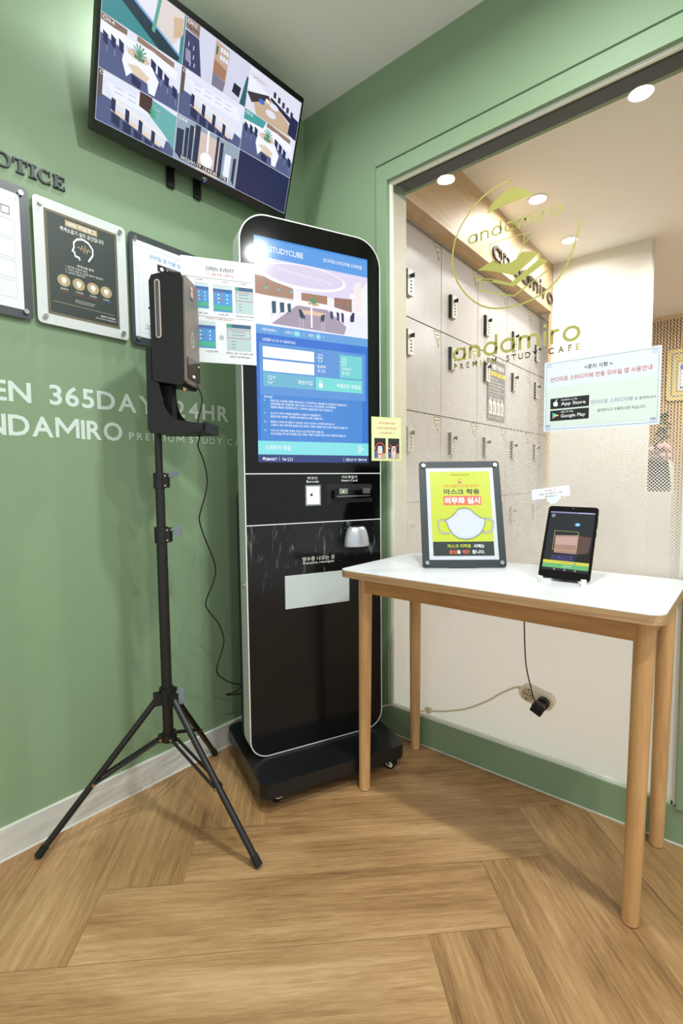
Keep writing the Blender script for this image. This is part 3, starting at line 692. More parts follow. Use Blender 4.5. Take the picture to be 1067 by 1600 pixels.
c.text('OPEN EVENT', .33, .105, .012, DK, l=2) if False else None
def ct(t_, u0, v, wd, h, col, bold=.004, l=2):   # text in sheet fractions
    c.text(t_, u0, v, -h, col, w=wd, bold=bold, l=l)
def flip_text(cv, t_, u0, v, wd, h, col, bold=.004, l=2, align='L'):
    """canvas whose v axis runs downwards: draw the text with its baseline at v"""
    vs, fs, a, b_, c0_, d0_ = text_geo(t_, bold)
    sx = wd/max(1e-6, b_-a); sy = h/max(1e-6, d0_-c0_); base = len(cv.v)
    ox = u0 - (wd/2 if align == 'C' else 0)
    for x, y in vs:
        X, Y = cv.m(ox+(x-a)*sx, v-(y-c0_)*sy); cv.v.append((X, Y, l*cv.step))
    for f in fs: cv.f.append(tuple(base+i for i in f)); cv.c.append(lin(col))
ft = flip_text
ft(c, 'OPEN EVENT', .33, .115, .38, .035, DK, .006)
ft(c, '- 1+1 8일 무료 이용안내 -', .31, .160, .42, .024, RD)
c.rect(.05, .188, .95, .191, DK, 1)
for x, s_ in ((.24, '1.STEP'), (.58, '2.STEP'), (.84, '3.STEP')): ft(c, s_, x-.04, .218, .08, .014, (90, 95, 100))
def shot(u0, v0, u1, v1, kind):
    if kind == 'app':
        c.rect(u0, v0, u1, v1, (66, 142, 206), 1); c.rect(u0, v0, u1, v0+(v1-v0)*.16, (196, 208, 214), 2); c.rect(u0, v0+(v1-v0)*.16, u1, v0+(v1-v0)*.28, (40, 92, 164), 2)
        c.rect(u0, v1-(v1-v0)*.24, u1, v1-(v1-v0)*.06, (70, 170, 140), 2)
        for i in range(2):
            for j in range(3): c.disc(u0+(u1-u0)*(.28+.45*i), v0+(v1-v0)*(.38+.14*j), (u1-u0)*.05, .008, (190, 222, 242), 3, 10)
        c.frame(u0+(u1-u0)*.1, v0+(v1-v0)*.27, u0+(u1-u0)*.5, v0+(v1-v0)*.58, .004, (200, 70, 70), 4)
    else:
        c.rect(u0, v0, u1, v1, (176, 196, 202), 1); c.rect(u0, v0, u1, v0+(v1-v0)*.14, (48, 84, 120), 2); c.rect(u0, v0, u0+(u1-u0)*.2, v0+(v1-v0)*.14, (60, 150, 120), 3)
        for j in range(6): c.rect(u0+(u1-u0)*.2, v0+(v1-v0)*(.27+.12*j), u0+(u1-u0)*(.75 if j < 2 else .36), v0+(v1-v0)*(.29+.12*j), (96, 112, 122), 2)
        c.frame(u0+(u1-u0)*.03, v0+(v1-v0)*.2, u1-(u1-u0)*.02, v0+(v1-v0)*.52, .004, (196, 78, 78), 4)
shot(.18, .235, .36, .48, 'app'); shot(.42, .24, .68, .50, 'app'); shot(.72, .245, .97, .50, 'list')
for x, s_, w_ in ((.22, '로그인', .12), (.48, '기간권 선택', .14), (.73, '정액이용권 시간권 등 이용', .24)): ft(c, s_, x, .535, w_, .016, DK, .008)
c.rect(.05, .555, .97, .558, DK, 1)
ft(c, '- 연장하여 이용을 원할 경우 -', .30, .582, .40, .018, RD)
shot(.16, .60, .44, .86, 'app'); shot(.59, .61, .93, .87, 'list')
c.poly([(.49, .73), (.52, .73), (.52, .71), (.56, .75), (.52, .79), (.52, .77), (.49, .77)], (178, 184, 190), 1)
ft(c, '시간권 선택', .30, .90, .16, .02, DK, .008); ft(c, '연장하고 싶은 시간 선택 후 이용', .58, .905, .37, .02, DK, .008); ft(c, '연장하기 횟수제한 없음 ^^', .63, .94, .30, .02, DK, .008)
c.build('print', m_paper, ev, Matrix.Translation((0, 0, .0001)))

# small card on the right edge of the kiosk
pm = on_kiosk(.0155, 1.061, -.0065)
wc = sheet('notice_card', .122, .151, m_lamin, 'small pale yellow card with two photos at the right edge of the kiosk', 'notice', pm, sheetmat=m_sheet_y)
c = Canvas(lambda u, v: (u*.122, (1-v)*.151))
c.frame(.02, .015, .98, .985, .012, (214, 224, 130), 1)
ft(c, '지문인식등록 하실때', .24, .16, .54, .05, (206, 92, 80)); ft(c, '손가락이 아래로 향하도록', .17, .275, .66, .05, (206, 92, 80)); ft(c, '인식시켜주세요 ^^', .26, .385, .5, .05, (206, 92, 80))
for u0 in (.09, .55):
    c.rect(u0, .48, u0+.38, .955, (34, 34, 40), 1); c.rect(u0, .82, u0+.38, .955, (190, 168, 140), 2); c.rect(u0, .78, u0+.1, .93, (60, 96, 170), 3)
    c.poly([(u0+.12, .66), (u0+.26, .66), (u0+.27, .78), (u0+.24, .86), (u0+.13, .86), (u0+.1, .78)], (205, 214, 226), 4); c.rect(u0+.15, .74, u0+.22, .95, (226, 206, 192), 5)
    c.poly([(u0+.01, .72), (u0+.06, .72), (u0+.03, .68)], (230, 230, 230), 5)
c.ring(.28, .72, .155, .13, .02, (222, 84, 50), 6); c.stroke([(.60, .62), (.88, .84)], .02, (222, 84, 50), 6); c.stroke([(.88, .62), (.60, .84)], .02, (222, 84, 50), 6)
c.build('print', m_paper, wc, Matrix.Translation((0, 0, .0001)))

# ------------------------------------------------------------------ television
TW, TH = .73, .404
def pose(cx, cy, cz, az, ti, ro):
    nr = Vector((math.cos(az)*math.cos(ti), math.sin(az)*math.cos(ti), -math.sin(ti))); rt = Vector((-math.sin(az), math.cos(az), 0)); u_ = nr.cross(rt)
    a_ = rt*math.cos(ro) + u_*math.sin(ro); b_ = -rt*math.sin(ro) + u_*math.cos(ro)
    m = Matrix((a_, b_, nr)).transposed().to_4x4(); m.translation = Vector((cx, cy, cz)); return m    # x right, y up, z out of the face
tv = thing('television', 'flat black television showing nine security camera views, tilted down from the left wall', 'television', mat=pose(.124, -.547, 2.177, .017, .325, .041))
bm = bmesh.new(); prism(bm, rrect(-TW/2, -TH/2, TW/2, TH/2, .004, 3), -.022, 0, 'XY'); bevel(bm, .002, 2); obj('tv_frame', bm, P('tv_black_gloss', (12, 12, 13), 0.22), tv)
bm = bmesh.new(); q0 = [(-.30, -.19), (.30, -.19), (.30, .12), (-.30, .12)]; q1 = [(-.25, -.165), (.25, -.165), (.25, .08), (-.25, .08)]
A = [bm.verts.new((x, y, -.022)) for x, y in q0]; B = [bm.verts.new((x, y, -.050)) for x, y in q1]; bm.faces.new(A[::-1]); bm.faces.new(B)
for i in range(4): bm.faces.new((A[i], A[(i+1) % 4], B[(i+1) % 4], B[i]))
obj('rear_housing', bm, m_black, tv, smooth=False)
# wall bracket between housing and wall, straps hang below
br = bmesh.new(); inv = tv.matrix_basis.inverted()
def wbox(bm_, lo, hi): box(bm_, lo, hi, mat=inv)
wbox(br, (0.0, -.64, 2.10), (.006, -.46, 2.30)); wbox(br, (0.006, -.575, 2.16), (.075, -.525, 2.22))
wbox(br, (.002, -.645, 1.950), (.012, -.620, 2.12)); wbox(br, (.002, -.545, 1.955), (.012, -.520, 2.12))
obj('wall_bracket', br, m_black, tv, smooth=False)
c = Canvas(); SX, SY = .3555, .181; step3x, step3y = 2*SX/3, 2*SY/3 - .003
yb = -.181+.0
TB, TT = -.177, .183
c.rect(-SX, TB, SX, TT, (26, 30, 78), 0)
def cell(ci, ri): 
    x0 = -SX + ci*2*SX/3; y1 = TT - ri*(TT-TB)/3; return x0, y1-(TT-TB)/3, 2*SX/3, (TT-TB)/3
def cv(ci, ri):
    x0, y0, w_, h_ = cell(ci, ri); return (lambda u, v: (x0+u*w_, y0+(1-v)*h_))   # v downwards
class Sub:
    def __init__(s, f): s.f = f
    def __enter__(s): s.o = c.m; c.m = s.f
    def __exit__(s, *a): c.m = s.o
NV = (34, 38, 84); CW = (228, 232, 250); FLR = (84, 92, 136); TEAL = (60, 140, 148); OAK = (206, 180, 158)
def chairs(pts, w_, h_, col=NV):
    for x, y in pts: c.poly([(x, y), (x+w_, y+.05), (x+w_, y+h_), (x+.01, y+h_-.04)], col, 6); c.rect(x+w_*.85, y+h_*.8, x+w_*.93, y+h_*1.5, (170, 176, 200), 5)
def plant_table():
    c.rect(0, 0, 1, 1, CW, 1); c.poly([(0, .35), (.25, .42), (.6, .45), (1, .6), (1, 1), (0, 1)], FLR, 2)
    c.poly([(0, 0), (.3, .02), (.3, .12), (0, .16)], (136, 110, 100), 3); c.poly([(.42, .0), (.9, .05), (.9, .16), (.42, .1)], (150, 122, 108), 3)
    c.poly([(0, .12), (.3, .16), (.62, .1), (.95, .2), (.95, .38), (.6, .28), (.3, .3), (0, .33)], (246, 248, 255), 3)
    chairs([(.03, .28), (.12, .27), (.21, .26)], .06, .24); chairs([(.60, .25), (.69, .30), (.78, .37), (.9, .5)], .07, .25)
    c.poly([(.28, .42), (.42, .34), (.62, .42), (.72, .62), (.68, .95), (.6, .95), (.58, .78), (.38, .75), (.32, .88), (.26, .62)], (244, 246, 255), 7)
    c.disc(.45, .38, .14, .085, (220, 200, 178), 8, 20); c.poly([(.32, .62), (.45, .56), (.60, .66), (.56, .78), (.42, .76)], (226, 206, 182), 8)
    c.rect(.40, .38, .52, .43, (110, 92, 78), 9)
    for a_ in range(0, 360, 30): c.stroke([(.46, .34), (.46+.09*math.cos(R(a_)), .30+.16*math.sin(R(a_)))], .018, (74, 150, 122), 10)
    c.poly([(.38, .78), (.50, .82), (.50, .98), (.39, .94)], NV, 9)
def desk_row(plant=False):
    c.rect(0, 0, 1, 1, CW, 1); c.poly([(0, .45), (.3, .5), (1, .75), (1, 1), (0, 1)], FLR, 2)
    c.poly([(.1, .18), (.9, .1), (.95, .4), (.2, .4)], (240, 243, 255), 2)
    for i in range(4): c.rect(.2+.16*i, .18, .3+.16*i, .2, (190, 196, 220), 3); c.rect(.2+.16*i, .28, .3+.16*i, .30, (190, 196, 220), 3)
    c.poly([(.16, .40), (.86, .66), (.88, .72), (.18, .48)], (246, 238, 228), 5); c.poly([(.18, .48), (.88, .72), (.86, .9), (.2, .66)], (222, 228, 246), 4)
    c.poly([(.20, .60), (.84, .84), (.80, .92), (.16, .68)], (234, 214, 196), 6)
    for i in range(4): x = .17+.17*i; c.poly([(x, .42+.075*i), (x+.05, .44+.075*i), (x+.05, .70+.075*i), (x, .66+.075*i)], NV, 7)
    for i in range(5): x = .18+.14*i; c.poly([(x, .70+.06*i), (x+.10, .74+.06*i), (x+.10, min(.99, .95+.06*i)), (x, min(.99, .90+.06*i))], NV, 8)
    c.poly([(0, 0), (.06, 0), (.06, .5), (0, .6)], (96, 80, 80), 3)
with Sub(cv(0, 0)):
    c.rect(0, 0, 1, 1, TEAL, 1); c.poly([(.15, 0), (.95, 0), (.95, .9), (.2, .35)], (232, 232, 246), 2); c.poly([(.62, 0), (.98, 0), (.98, .4), (.8, .9), (.62, .7)], (224, 214, 212), 3)
    c.poly([(.10, .2), (.96, .86), (.94, 1), (.7, 1), (.10, .45)], (24, 50, 66), 4); c.poly([(.10, .17), (.97, .84), (.96, .88), (.10, .23)], (120, 170, 222), 5)
    c.poly([(.64, 0), (.68, 0), (.62, .75), (.58, .72)], (96, 168, 150), 6); c.poly([(.84, .2), (.97, .1), (.97, .45), (.86, .6)], (212, 182, 154), 5); c.poly([(.34, 0), (.42, 0), (.43, .2), (.36, .2)], (226, 218, 130), 6); c.poly([(.22, .0), (.3, 0), (.3, .25), (.2, .2)], NV, 6)
with Sub(cv(1, 0)):
    c.rect(0, 0, 1, 1, (214, 216, 236), 1); c.poly([(0, 0), (.2, 0), (.2, .26), (0, .22)], (150, 128, 116), 2); ft(c, 'ndamiro', .02, .2, .17, .1, (50, 44, 60), .01, 3)
    c.poly([(0, .25), (.2, .27), (.28, 1), (0, 1)], (58, 60, 104), 2)
    for x, y in ((.06, .45), (.13, .47), (.07, .62), (.14, .65), (.16, .8), (.1, .82)): c.rect(x, y, x+.012, y+.09, (200, 206, 220), 3)
    c.poly([(.03, .6), (.1, .62), (.12, .86), (.04, .84)], (150, 150, 180), 3)
    c.poly([(.44, .02), (.66, .06), (.64, .85), (.44, .8)], (196, 168, 148), 2); c.poly([(.44, .42), (.64, .5), (.63, .74), (.44, .7)], (168, 120, 96), 3); c.poly([(.44, .7), (.64, .76), (.62, 1), (.44, 1)], (126, 122, 146), 3)
    for i in range(3):
        for j in range(2): c.rect(.52+.045*i, .1+.16*j, .555+.045*i, .2+.16*j, (232, 234, 244), 4)
    c.stroke([(.47, .12), (.47, .3)], .03, (52, 120, 90), 4)
    c.poly([(.78, .62), (.90, .64), (.88, .88), (.76, .84)], (26, 28, 52), 3); c.poly([(.97, .3), (1, .3), (1, 1), (.9, 1)], (38, 96, 104), 3)
with Sub(cv(2, 0)):
    c.rect(0, 0, 1, 1, (226, 226, 244), 1); c.poly([(0, .2), (.45, .4), (.4, .55), (0, .52)], (240, 242, 255), 2); ft(c, 'andamiro', .08, .22, .22, .08, (206, 160, 160), .006, 3)
    c.poly([(.1, .62), (.42, .42), (.95, .8), (.85, 1), (.45, 1), (.2, .98)], (202, 176, 150), 3); c.poly([(0, .6), (.38, .38), (.42, .46), (.1, .78)], (60, 50, 62), 4)
    c.disc(.5, .55, .09, .07, CW, 5, 18); c.disc(.46, .76, .10, .085, CW, 5, 18); c.disc(.27, .62, .05, .06, (66, 110, 214), 6, 12); c.disc(.37, .52, .04, .05, (244, 238, 220), 6, 12)
    c.poly([(.42, .34), (.95, .58), (.92, .72), (.42, .44)], (40, 36, 62), 4); c.poly([(.40, .30), (.92, .5), (.95, .58), (.40, .36)], (238, 240, 255), 5)
    for i in range(5): c.rect(.46+.09*i, .2+.045*i, .51+.09*i, .34+.045*i, (54, 54, 82), 6)
    c.poly([(.84, .45), (1, .5), (1, 1), (.82, .95)], (30, 32, 76), 7)
with Sub(cv(0, 1)): plant_table()
with Sub(cv(1, 1)): desk_row(); 
with Sub(cv(2, 1)): plant_table(); c.poly([(0, 0), (.4, 0), (.36, .2), (0, .25)], (70, 160, 160), 4)
with Sub(cv(0, 2)):
    desk_row(); c.poly([(.6, .02), (1, .1), (1, .85), (.86, .62), (.62, .35)], (106, 176, 176), 3); c.poly([(.5, 0), (.66, 0), (.66, .35), (.5, .3)], (72, 44, 44), 4)
    for a_ in range(0, 360, 40): c.stroke([(.68, .35), (.68+.05*math.cos(R(a_)), .3+.12*math.sin(R(a_)))], .018, (84, 168, 130), 10)
with Sub(cv(1, 2)):
    c.rect(0, 0, 1, 1, (150, 168, 186), 1); c.poly([(.25, .1), (.75, .1), (.7, 1), (.35, 1)], (214, 196, 186), 2)
    for x0, x1, k in ((.02, .12, .3), (.14, .19, .2), (.2, .26, .1), (.28, .36, .0), (.62, .66, .0), (.68, .74, .1), (.78, .88, .3), (.92, .97, .3)):
        c.poly([(x0, k), (x1, k-.02 if k else 0), (x1, .95), (x0, .85)], (38, 44, 78) if int(x0*100) % 3 else (238, 242, 255), 3)
    c.stroke([(.48, .0), (.49, .5)], .03, (250, 250, 255), 5); c.disc(.49, .68, .10, .17, (250, 250, 255), 6, 20)
    c.rect(.08, .84, .86, .94, (20, 20, 30), 7); ft(c, '2022/01/19 13:44:30  17%', .10, .925, .74, .07, (250, 250, 250), .012, 8)
for i in (1, 2): x = -SX+i*2*SX/3; c.rect(x-.0009, TB, x+.0009, TT, (214, 212, 222), 12)
for i in (1, 2): y = TT-i*(TT-TB)/3; c.rect(-SX, y-.0009, SX, y+.0009, (214, 212, 222), 12)
c.frame(-SX, TB, SX, TT, .0015, (190, 196, 214), 12)
for k, (ci, ri) in enumerate([(0, 0), (1, 0), (2, 0), (0, 1), (1, 1), (2, 1), (0, 2), (1, 2)]):
    with Sub(cv(ci, ri)): ft(c, 'CH-%d' % (k+1), .02, .1, .13, .07, (245, 245, 250), .012, 13)
o = c.build('tv_screen', m_tvscreen, tv, Matrix.Translation((0, 0, .0002))); o['label'] = 'lit screen split into nine camera views'
c = Canvas(); c.text('AOC', 0.0, -.1935, .006, (200, 204, 210), align='C', bold=.01); c.build('maker_mark', m_lamin, tv, Matrix.Translation((0, 0, .0002)))
bm = bmesh.new(); cyl(bm, (0, -.1985, 0), (0, -.1985, .001), .0018, seg=12); obj('power_light', bm, m_led_b, tv)

# ------------------------------------------------------------------ left wall: letters and boards
LW_M = lambda y, z, x=0.0: plane_mat((x, y, z), (0, 1, 0), (0, 0, 1))      # canvas on the left wall (+x facing), x runs along +y
def solid_letters(name, polys, depth, mat, parent, chamf=0.0):
    bm = bmesh.new()
    for pl in polys: prism(bm, pl, 0, depth, 'XY')
    return obj(name, bm, mat, parent, smooth=False)
m_letter = P('charcoal_letter', (44, 50, 58), 0.45)
nl = thing('notice_lettering', 'raised charcoal serif letters spelling NOTICE on the green wall', 'wall lettering', mat=LW_M(-1.20, 1.8015))
H_ = .0345; sf = .0055; st = .0085
def q(x0, y0, x1, y1): return [(x0, y0), (x1, y0), (x1, y1), (x0, y1)]
def arc(cx, cy, ro_x, ro_y, ri_x, ri_y, a0, a1, n=20):
    return [[(cx+ro_x*math.cos(R(a)), cy+ro_y*math.sin(R(a))), (cx+ro_x*math.cos(R(b)), cy+ro_y*math.sin(R(b))), (cx+ri_x*math.cos(R(b)), cy+ri_y*math.sin(R(b))), (cx+ri_x*math.cos(R(a)), cy+ri_y*math.sin(R(a)))]
            for a, b in [(a0+(a1-a0)*i/n, a0+(a1-a0)*(i+1)/n) for i in range(n)]]
LET = {
 'N': (0.030, [q(.002, sf, .007, H_), q(-.001, 0, .011, sf*.6), q(.026, 0, .031, H_), q(.022, H_-sf*.6, .034, H_), [(.002, H_), (.010, H_), (.031, 0), (.023, 0)]]),
 'O': (0.0755, arc(.020, H_/2, .020, H_/2+.001, .0115, H_/2-.003, 0, 360, 32)),
 'T': (0.119, [q(.012, sf*.6, .0205, H_), q(.007, 0, .0255, sf*.7), q(0, H_-sf*.75, .033, H_), q(0, H_-.012, .003, H_), q(.030, H_-.012, .033, H_)]),
 'I': (0.155, [q(.005, 0, .0135, H_), q(0, 0, .0185, sf*.7), q(0, H_-sf*.7, .0185, H_)]),
 'C': (0.176, arc(.0165, H_/2, .0165, H_/2+.001, .0085, H_/2-.003, 48, 312, 26) + [q(.0275, H_-.013, .0305, H_+.0005), q(.0275, 0.0, .0305, .010)]),
 'E': (0.2135, [q(.003, 0, .0115, H_), q(0, 0, .029, sf*.8), q(0, H_-sf*.8, .0285, H_), q(.0115, H_/2-.002, .020, H_/2+.002), q(.0265, 0, .0295, .011), q(.026, H_-.010, .029, H_), q(.0185, H_/2-.005, .0215, H_/2+.005)]),
}
for ch in 'NOTICE': 
    x0, pl = LET[ch]; o = solid_letters('letter', [[(x+x0, y) for x, y in p_] for p_ in pl], .006, m_letter, nl)
def m_glyph(b):
    t_ = .085+b*2; k = Canvas(); w_ = .86; h_ = t_/2
    k.poly([(0, 0), (0, .73), (t_*1.1, .73), (w_/2, .34), (w_-t_*1.1, .73), (w_, .73), (w_, 0), (w_-t_, 0), (w_-t_, .50), (w_/2, .13), (t_, .50), (t_, 0)], (0, 0, 0))
    return [v[:2] for v in k.v], k.f, 0, w_, 0, .73
def flat_text(name, items, mat, label, cat, M_, th_=.0004):
    """painted/vinyl words as one thin mesh per word"""
    t_ = thing(name, label, cat, mat=M_)
    for (s_, x0, y0, wd, h, b_) in items:
        gl = [m_glyph(b_) if ch == 'M' else text_geo(ch, b_) for ch in s_]; k_ = h/.73*1.06; ws = [g[3]-g[2] for g in gl]; gp = (wd-sum(ws)*k_)/max(1, len(ws)-1)
        if gp < .002: k_ *= .92; gp = (wd-sum(ws)*k_)/max(1, len(ws)-1)
        V = []; F = []; x = x0
        for (vs, fs, a, bb, c0_, d0_), w_ in zip(gl, ws):
            bs = len(V); V += [(x+(vx-a)*k_, y0+vy*h/.73, th_) for vx, vy in vs]; F += [tuple(bs+i for i in f) for f in fs]; x += w_*k_+gp
        me = bpy.data.meshes.new('word'); me.from_pydata(V, [], F); me.materials.append(mat)
        o = bpy.data.objects.new('word', me); COL.objects.link(o); o.parent = t_
    return t_
flat_text('wall_lettering', [('OPEN', -1.262, 1.2125, .196, .0535, .021), ('365DAYS', -1.021, 1.2145, .354, .055, .021), ('24HR', -.639, 1.2145, .218, .055, .021)], m_vinyl, 'upper line of white vinyl letters about opening hours on the green wall', 'wall lettering', LW_M(0, 0))
flat_text('wall_lettering', [('ANDAMIRO', -1.236, 1.124, .415, .055, .021), ('PREMIUM', -.800, 1.129, .193, .0235, .008), ('STUDY', -.587, 1.129, .135, .0235, .008), ('CAFE', -.428, 1.129, .105, .0235, .008)], m_vinyl, 'lower line of white vinyl letters naming the study cafe on the green wall', 'wall lettering', LW_M(0, 0))
def board(y0, z0, W_, H2, mat, label, content, paper, canvas_fn):
    t_ = thing('notice_board', label, 'notice board', mat=LW_M(y0, z0, .010))
    bm = bmesh.new(); prism(bm, rrect(0, 0, W_, H2, .012, 6), 0, .003, 'XY'); obj('back_board', bm, mat, t_)
    bm = bmesh.new(); prism(bm, q(*paper), .003, .0034, 'XY'); obj('poster', bm, content, t_, smooth=False)
    for x, y in ((.018, .018), (W_-.018, .018), (.018, H2-.018), (W_-.018, H2-.018)):
        bm = bmesh.new(); cyl(bm, (x, y, -.010), (x, y, .006), .0045, seg=16); cyl(bm, (x, y, .006), (x, y, .010), .0062, seg=20); bevel(bm, .0008, 1, 60); obj('standoff_bolt', bm, m_chrome, t_)
    c_ = Canvas(); canvas_fn(c_); c_.build('print', m_paper, t_, Matrix.Translation((0, 0, .0035)))
    return t_
# white board with dark poster
def art_noise(c):
    x0, y0, x1, y1 = .026, .028, .222, .305
    G_ = (178, 158, 120); f = lambda u, v: (x0+u*(x1-x0), y1-v*(y1-y0))
    c.m = f
    for d in (.008, .026): c.frame(d, d*.7, 1-d, 1-d*.7, .004, G_, 1)
    c.rect(.27, .045, .71, .105, G_, 1); ft(c, '100% 아날로그', .29, .097, .40, .045, (240, 240, 236), .01)
    ft(c, '백색소음기 설치 공간입니다', .20, .165, .60, .045, (236, 238, 238), .008)
    H3 = [(.45, .40), (.44, .375), (.39, .37), (.38, .335), (.355, .325), (.375, .29), (.375, .24), (.42, .20), (.50, .18), (.58, .20), (.635, .25), (.635, .31), (.60, .35), (.57, .385)]
    c.stroke(H3, .020, (240, 244, 244), 2)
    c.stroke([(.42, .275), (.45, .27), (.47, .29), (.49, .25), (.51, .31), (.53, .24), (.55, .31), (.57, .265), (.60, .285)], .009, G_, 3)
    ft(c, '백색소음 효과', .41, .475, .23, .026, (230, 232, 232), .01); 
    for k, s_ in enumerate(('1. 놀라운 집중력 향상', '2. 외부의 잡음 및 소음을 통하여 방음장비', '3. 심리적 안정유발')): ft(c, s_, .25, .505+.028*k, (.30, .52, .26)[k], .020, (214, 216, 216), .008)
    for k, (x, s_) in enumerate(((.22, '집중력'), (.42, '기억력'), (.62, '업무만족도'), (.81, '스트레스'))):
        c.disc(x, .645, .085, .058, G_, 2, 24); c.disc(x, .64, .035, .026, (244, 240, 232), 3, 14); c.rect(x-.02, .66, x+.02, .675, (244, 240, 232), 3)
        ft(c, s_, x-.05, .735, .10, .018, (224, 226, 226), .01); ft(c, '47.7%증가', x-.07, .758, .14, .016, (178, 74, 70) if k < 3 else (80, 90, 160), .006)
    ft(c, '연세대학교 의학 연구팀 실험결과', .36, .815, .28, .014, (206, 208, 208), .006); ft(c, '한국 산업심리학회 연구결과', .36, .835, .26, .014, (206, 208, 208), .006)
    c.rect(.06, .865, .93, .869, G_, 1); ft(c, 'MDF KOREA', .72, .915, .22, .018, (224, 226, 226), .01); ft(c, '(주)미조하이솔루션', .64, .945, .30, .018, (224, 226, 226), .008)
board(-1.044, 1.428, .249, .331, m_board_w, 'white board holding a dark poster with a head outline, under the NOTICE letters', P('dark_green_poster', (44, 54, 52), 0.5), (.026, .028, .222, .305), art_noise)
def art_lines(c):
    x0, y0, x1, y1 = .022, .022, .229, .312; c.m = lambda u, v: (x0+u*(x1-x0), y1-v*(y1-y0))
    ft(c, '안다미로 이용안내', .12, .18, .62, .045, (40, 70, 66), .01); c.frame(.80, .135, .885, .20, .008, (120, 126, 132), 2)
    for k in range(4): c.frame(.08, .24+.175*k, .93, .24+.175*k+.15, .004, (190, 196, 200), 1); ft(c, '%d. 안내' % (k+1), .12, .29+.175*k, .12, .02, (90, 96, 100), .006)
board(-1.304, 1.428, .250, .335, m_board_b, 'charcoal board with a white page, cut off by the left edge of the picture', m_sheetw, (.022, .022, .229, .312), art_lines)
def art_app(c):
    x0, y0, x1, y1 = .012, .024, .232, .316; c.m = lambda u, v: (x0+u*(x1-x0), y1-v*(y1-y0))
    c.frame(.06, .05, .94, .95, .003, (170, 176, 182), 1)
    ft(c, '모바일 앱 이용 안내', .24, .145, .56, .045, (84, 150, 206), .006)
    c.rr(.36, .18, .76, .255, .006, (28, 30, 32), 2); ft(c, 'App Store', .50, .240, .24, .03, (240, 240, 240), .01, 3); c.disc(.43, .22, .028, .02, (240, 240, 240), 3, 14); ft(c, 'Available on the', .50, .200, .2, .011, (220, 220, 220), .004, 3)
    c.rr(.36, .265, .76, .34, .006, (28, 30, 32), 2); ft(c, 'Google Play', .50, .325, .24, .03, (240, 240, 240), .01, 3); c.poly([(.40, .28), (.40, .325), (.45, .302)], (90, 190, 210), 3)
    ft(c, '예약 및 좌석관리', .25, .40, .3, .02, (206, 110, 100)); c.frame(.14, .43, .90, .83, .003, (200, 204, 208), 1); c.rect(.2, .66, .5, .685, (40, 56, 56), 2)
    ft(c, '이용시간 안내는 키오스크에서', .15, .875, .6, .02, (80, 84, 88)); ft(c, '스터디카페 앱으로 확인하세요', .14, .905, .6, .02, (80, 84, 88))
board(-.784, 1.424, .250, .336, m_board_b, 'charcoal board with a white app guide page, right of the white board', m_sheetw, (.012, .024, .232, .316), art_app)

# ------------------------------------------------------------------ hand sanitiser dispenser and tripod
az = R(37); dm = Vector((math.cos(az), math.sin(az), 0))
TC = (.201, -.817)
tri = thing('tripod_stand', 'black metal tripod stand in front of the green wall', 'tripod', (TC[0], TC[1], 0))
bm = bmesh.new(); cyl(bm, (0, 0, .235), (0, 0, .83), .0148, seg=28); obj('lower_tube', bm, m_blacksat, tri)
bm = bmesh.new(); cyl(bm, (0, 0, .83), (0, 0, .985), .0125, seg=24); obj('middle_tube', bm, m_blacksat, tri)
bm = bmesh.new(); cyl(bm, (0, 0, .985), (0, 0, 1.30), .0102, seg=24); obj('upper_tube', bm, m_blacksat, tri)
def clampo(z0, z1, r_, lever):
    bm = bmesh.new(); cyl(bm, (0, 0, z0), (0, 0, z1), r_+.0045, seg=24); box(bm, (r_*.5, -.011, z0+.002), (r_+.013, .011, z1-.002)); bevel(bm, .0015, 2); cp_ = obj('clamp', bm, m_black, tri); cp_.rotation_euler = (0, 0, R(35))
    for z in (z0+.008, z1-.008):
        bm = bmesh.new(); cyl(bm, (r_+.006, -.0122, z), (r_+.006, .0122, z), .0028, seg=10); obj('clamp_bolt', bm, m_brass, cp_)
    kn_ = bmesh.new()
    cyl(kn_, (r_+.012, .0, z1-.009), (r_+.024, 0, z1-.009), .0045, seg=14)
    if lever: prism(kn_, [(r_+.020, z1-.022), (r_+.026, z1-.002), (r_+.036, z1+.003), (r_+.045, z1-.002), (r_+.043, z1-.022), (r_+.034, z1-.026)], -.004, .004)
    else: prism(kn_, [(r_+.014, z1-.013), (r_+.014, z1+.001), (r_+.03, z1+.003), (r_+.04, z1-.001), (r_+.04, z1-.010)], -.005, .005)
    bevel(kn_, .0015, 2); k_ = obj('grey_knob', kn_, m_greyknob, cp_); 
    return cp_
clampo(.823, .868, .0148, True).rotation_euler = (0, 0, R(40)); clampo(.978, 1.022, .0125, False).rotation_euler = (0, 0, R(44))
bm = bmesh.new(); cyl(bm, (0, 0, .352), (0, 0, .398), .0215, seg=24)
feet = [(-.131, -.308), (.345, .041), (-.176, .279)]
for fx, fy in feet:
    a = math.atan2(fy, fx); box(bm, (.012, -.013, .352), (.037, .013, .385), mat=Matrix.Rotation(a, 4, 'Z'))
bevel(bm, .003, 2); hub = obj('leg_hub', bm, m_black, tri)
bm = bmesh.new(); cyl(bm, (.015, -.01, .378), (.042, -.01, .378), .005, seg=12); prism(bm, [(.030, .355), (.030, .392), (.040, .398), (.050, .390), (.052, .360), (.042, .350)], -.016, -.006); bevel(bm, .002, 2); kk = obj('grey_knob', bm, m_greyknob, hub); kk.rotation_euler = (0, 0, R(48))
bm = bmesh.new(); cyl(bm, (0, 0, .238), (0, 0, .262), .0195, seg=24)
for fx, fy in feet: box(bm, (.012, -.009, .240), (.028, .009, .260), mat=Matrix.Rotation(math.atan2(fy, fx), 4, 'Z'))
bevel(bm, .0015, 2); col_ = obj('brace_collar', bm, m_black, tri)
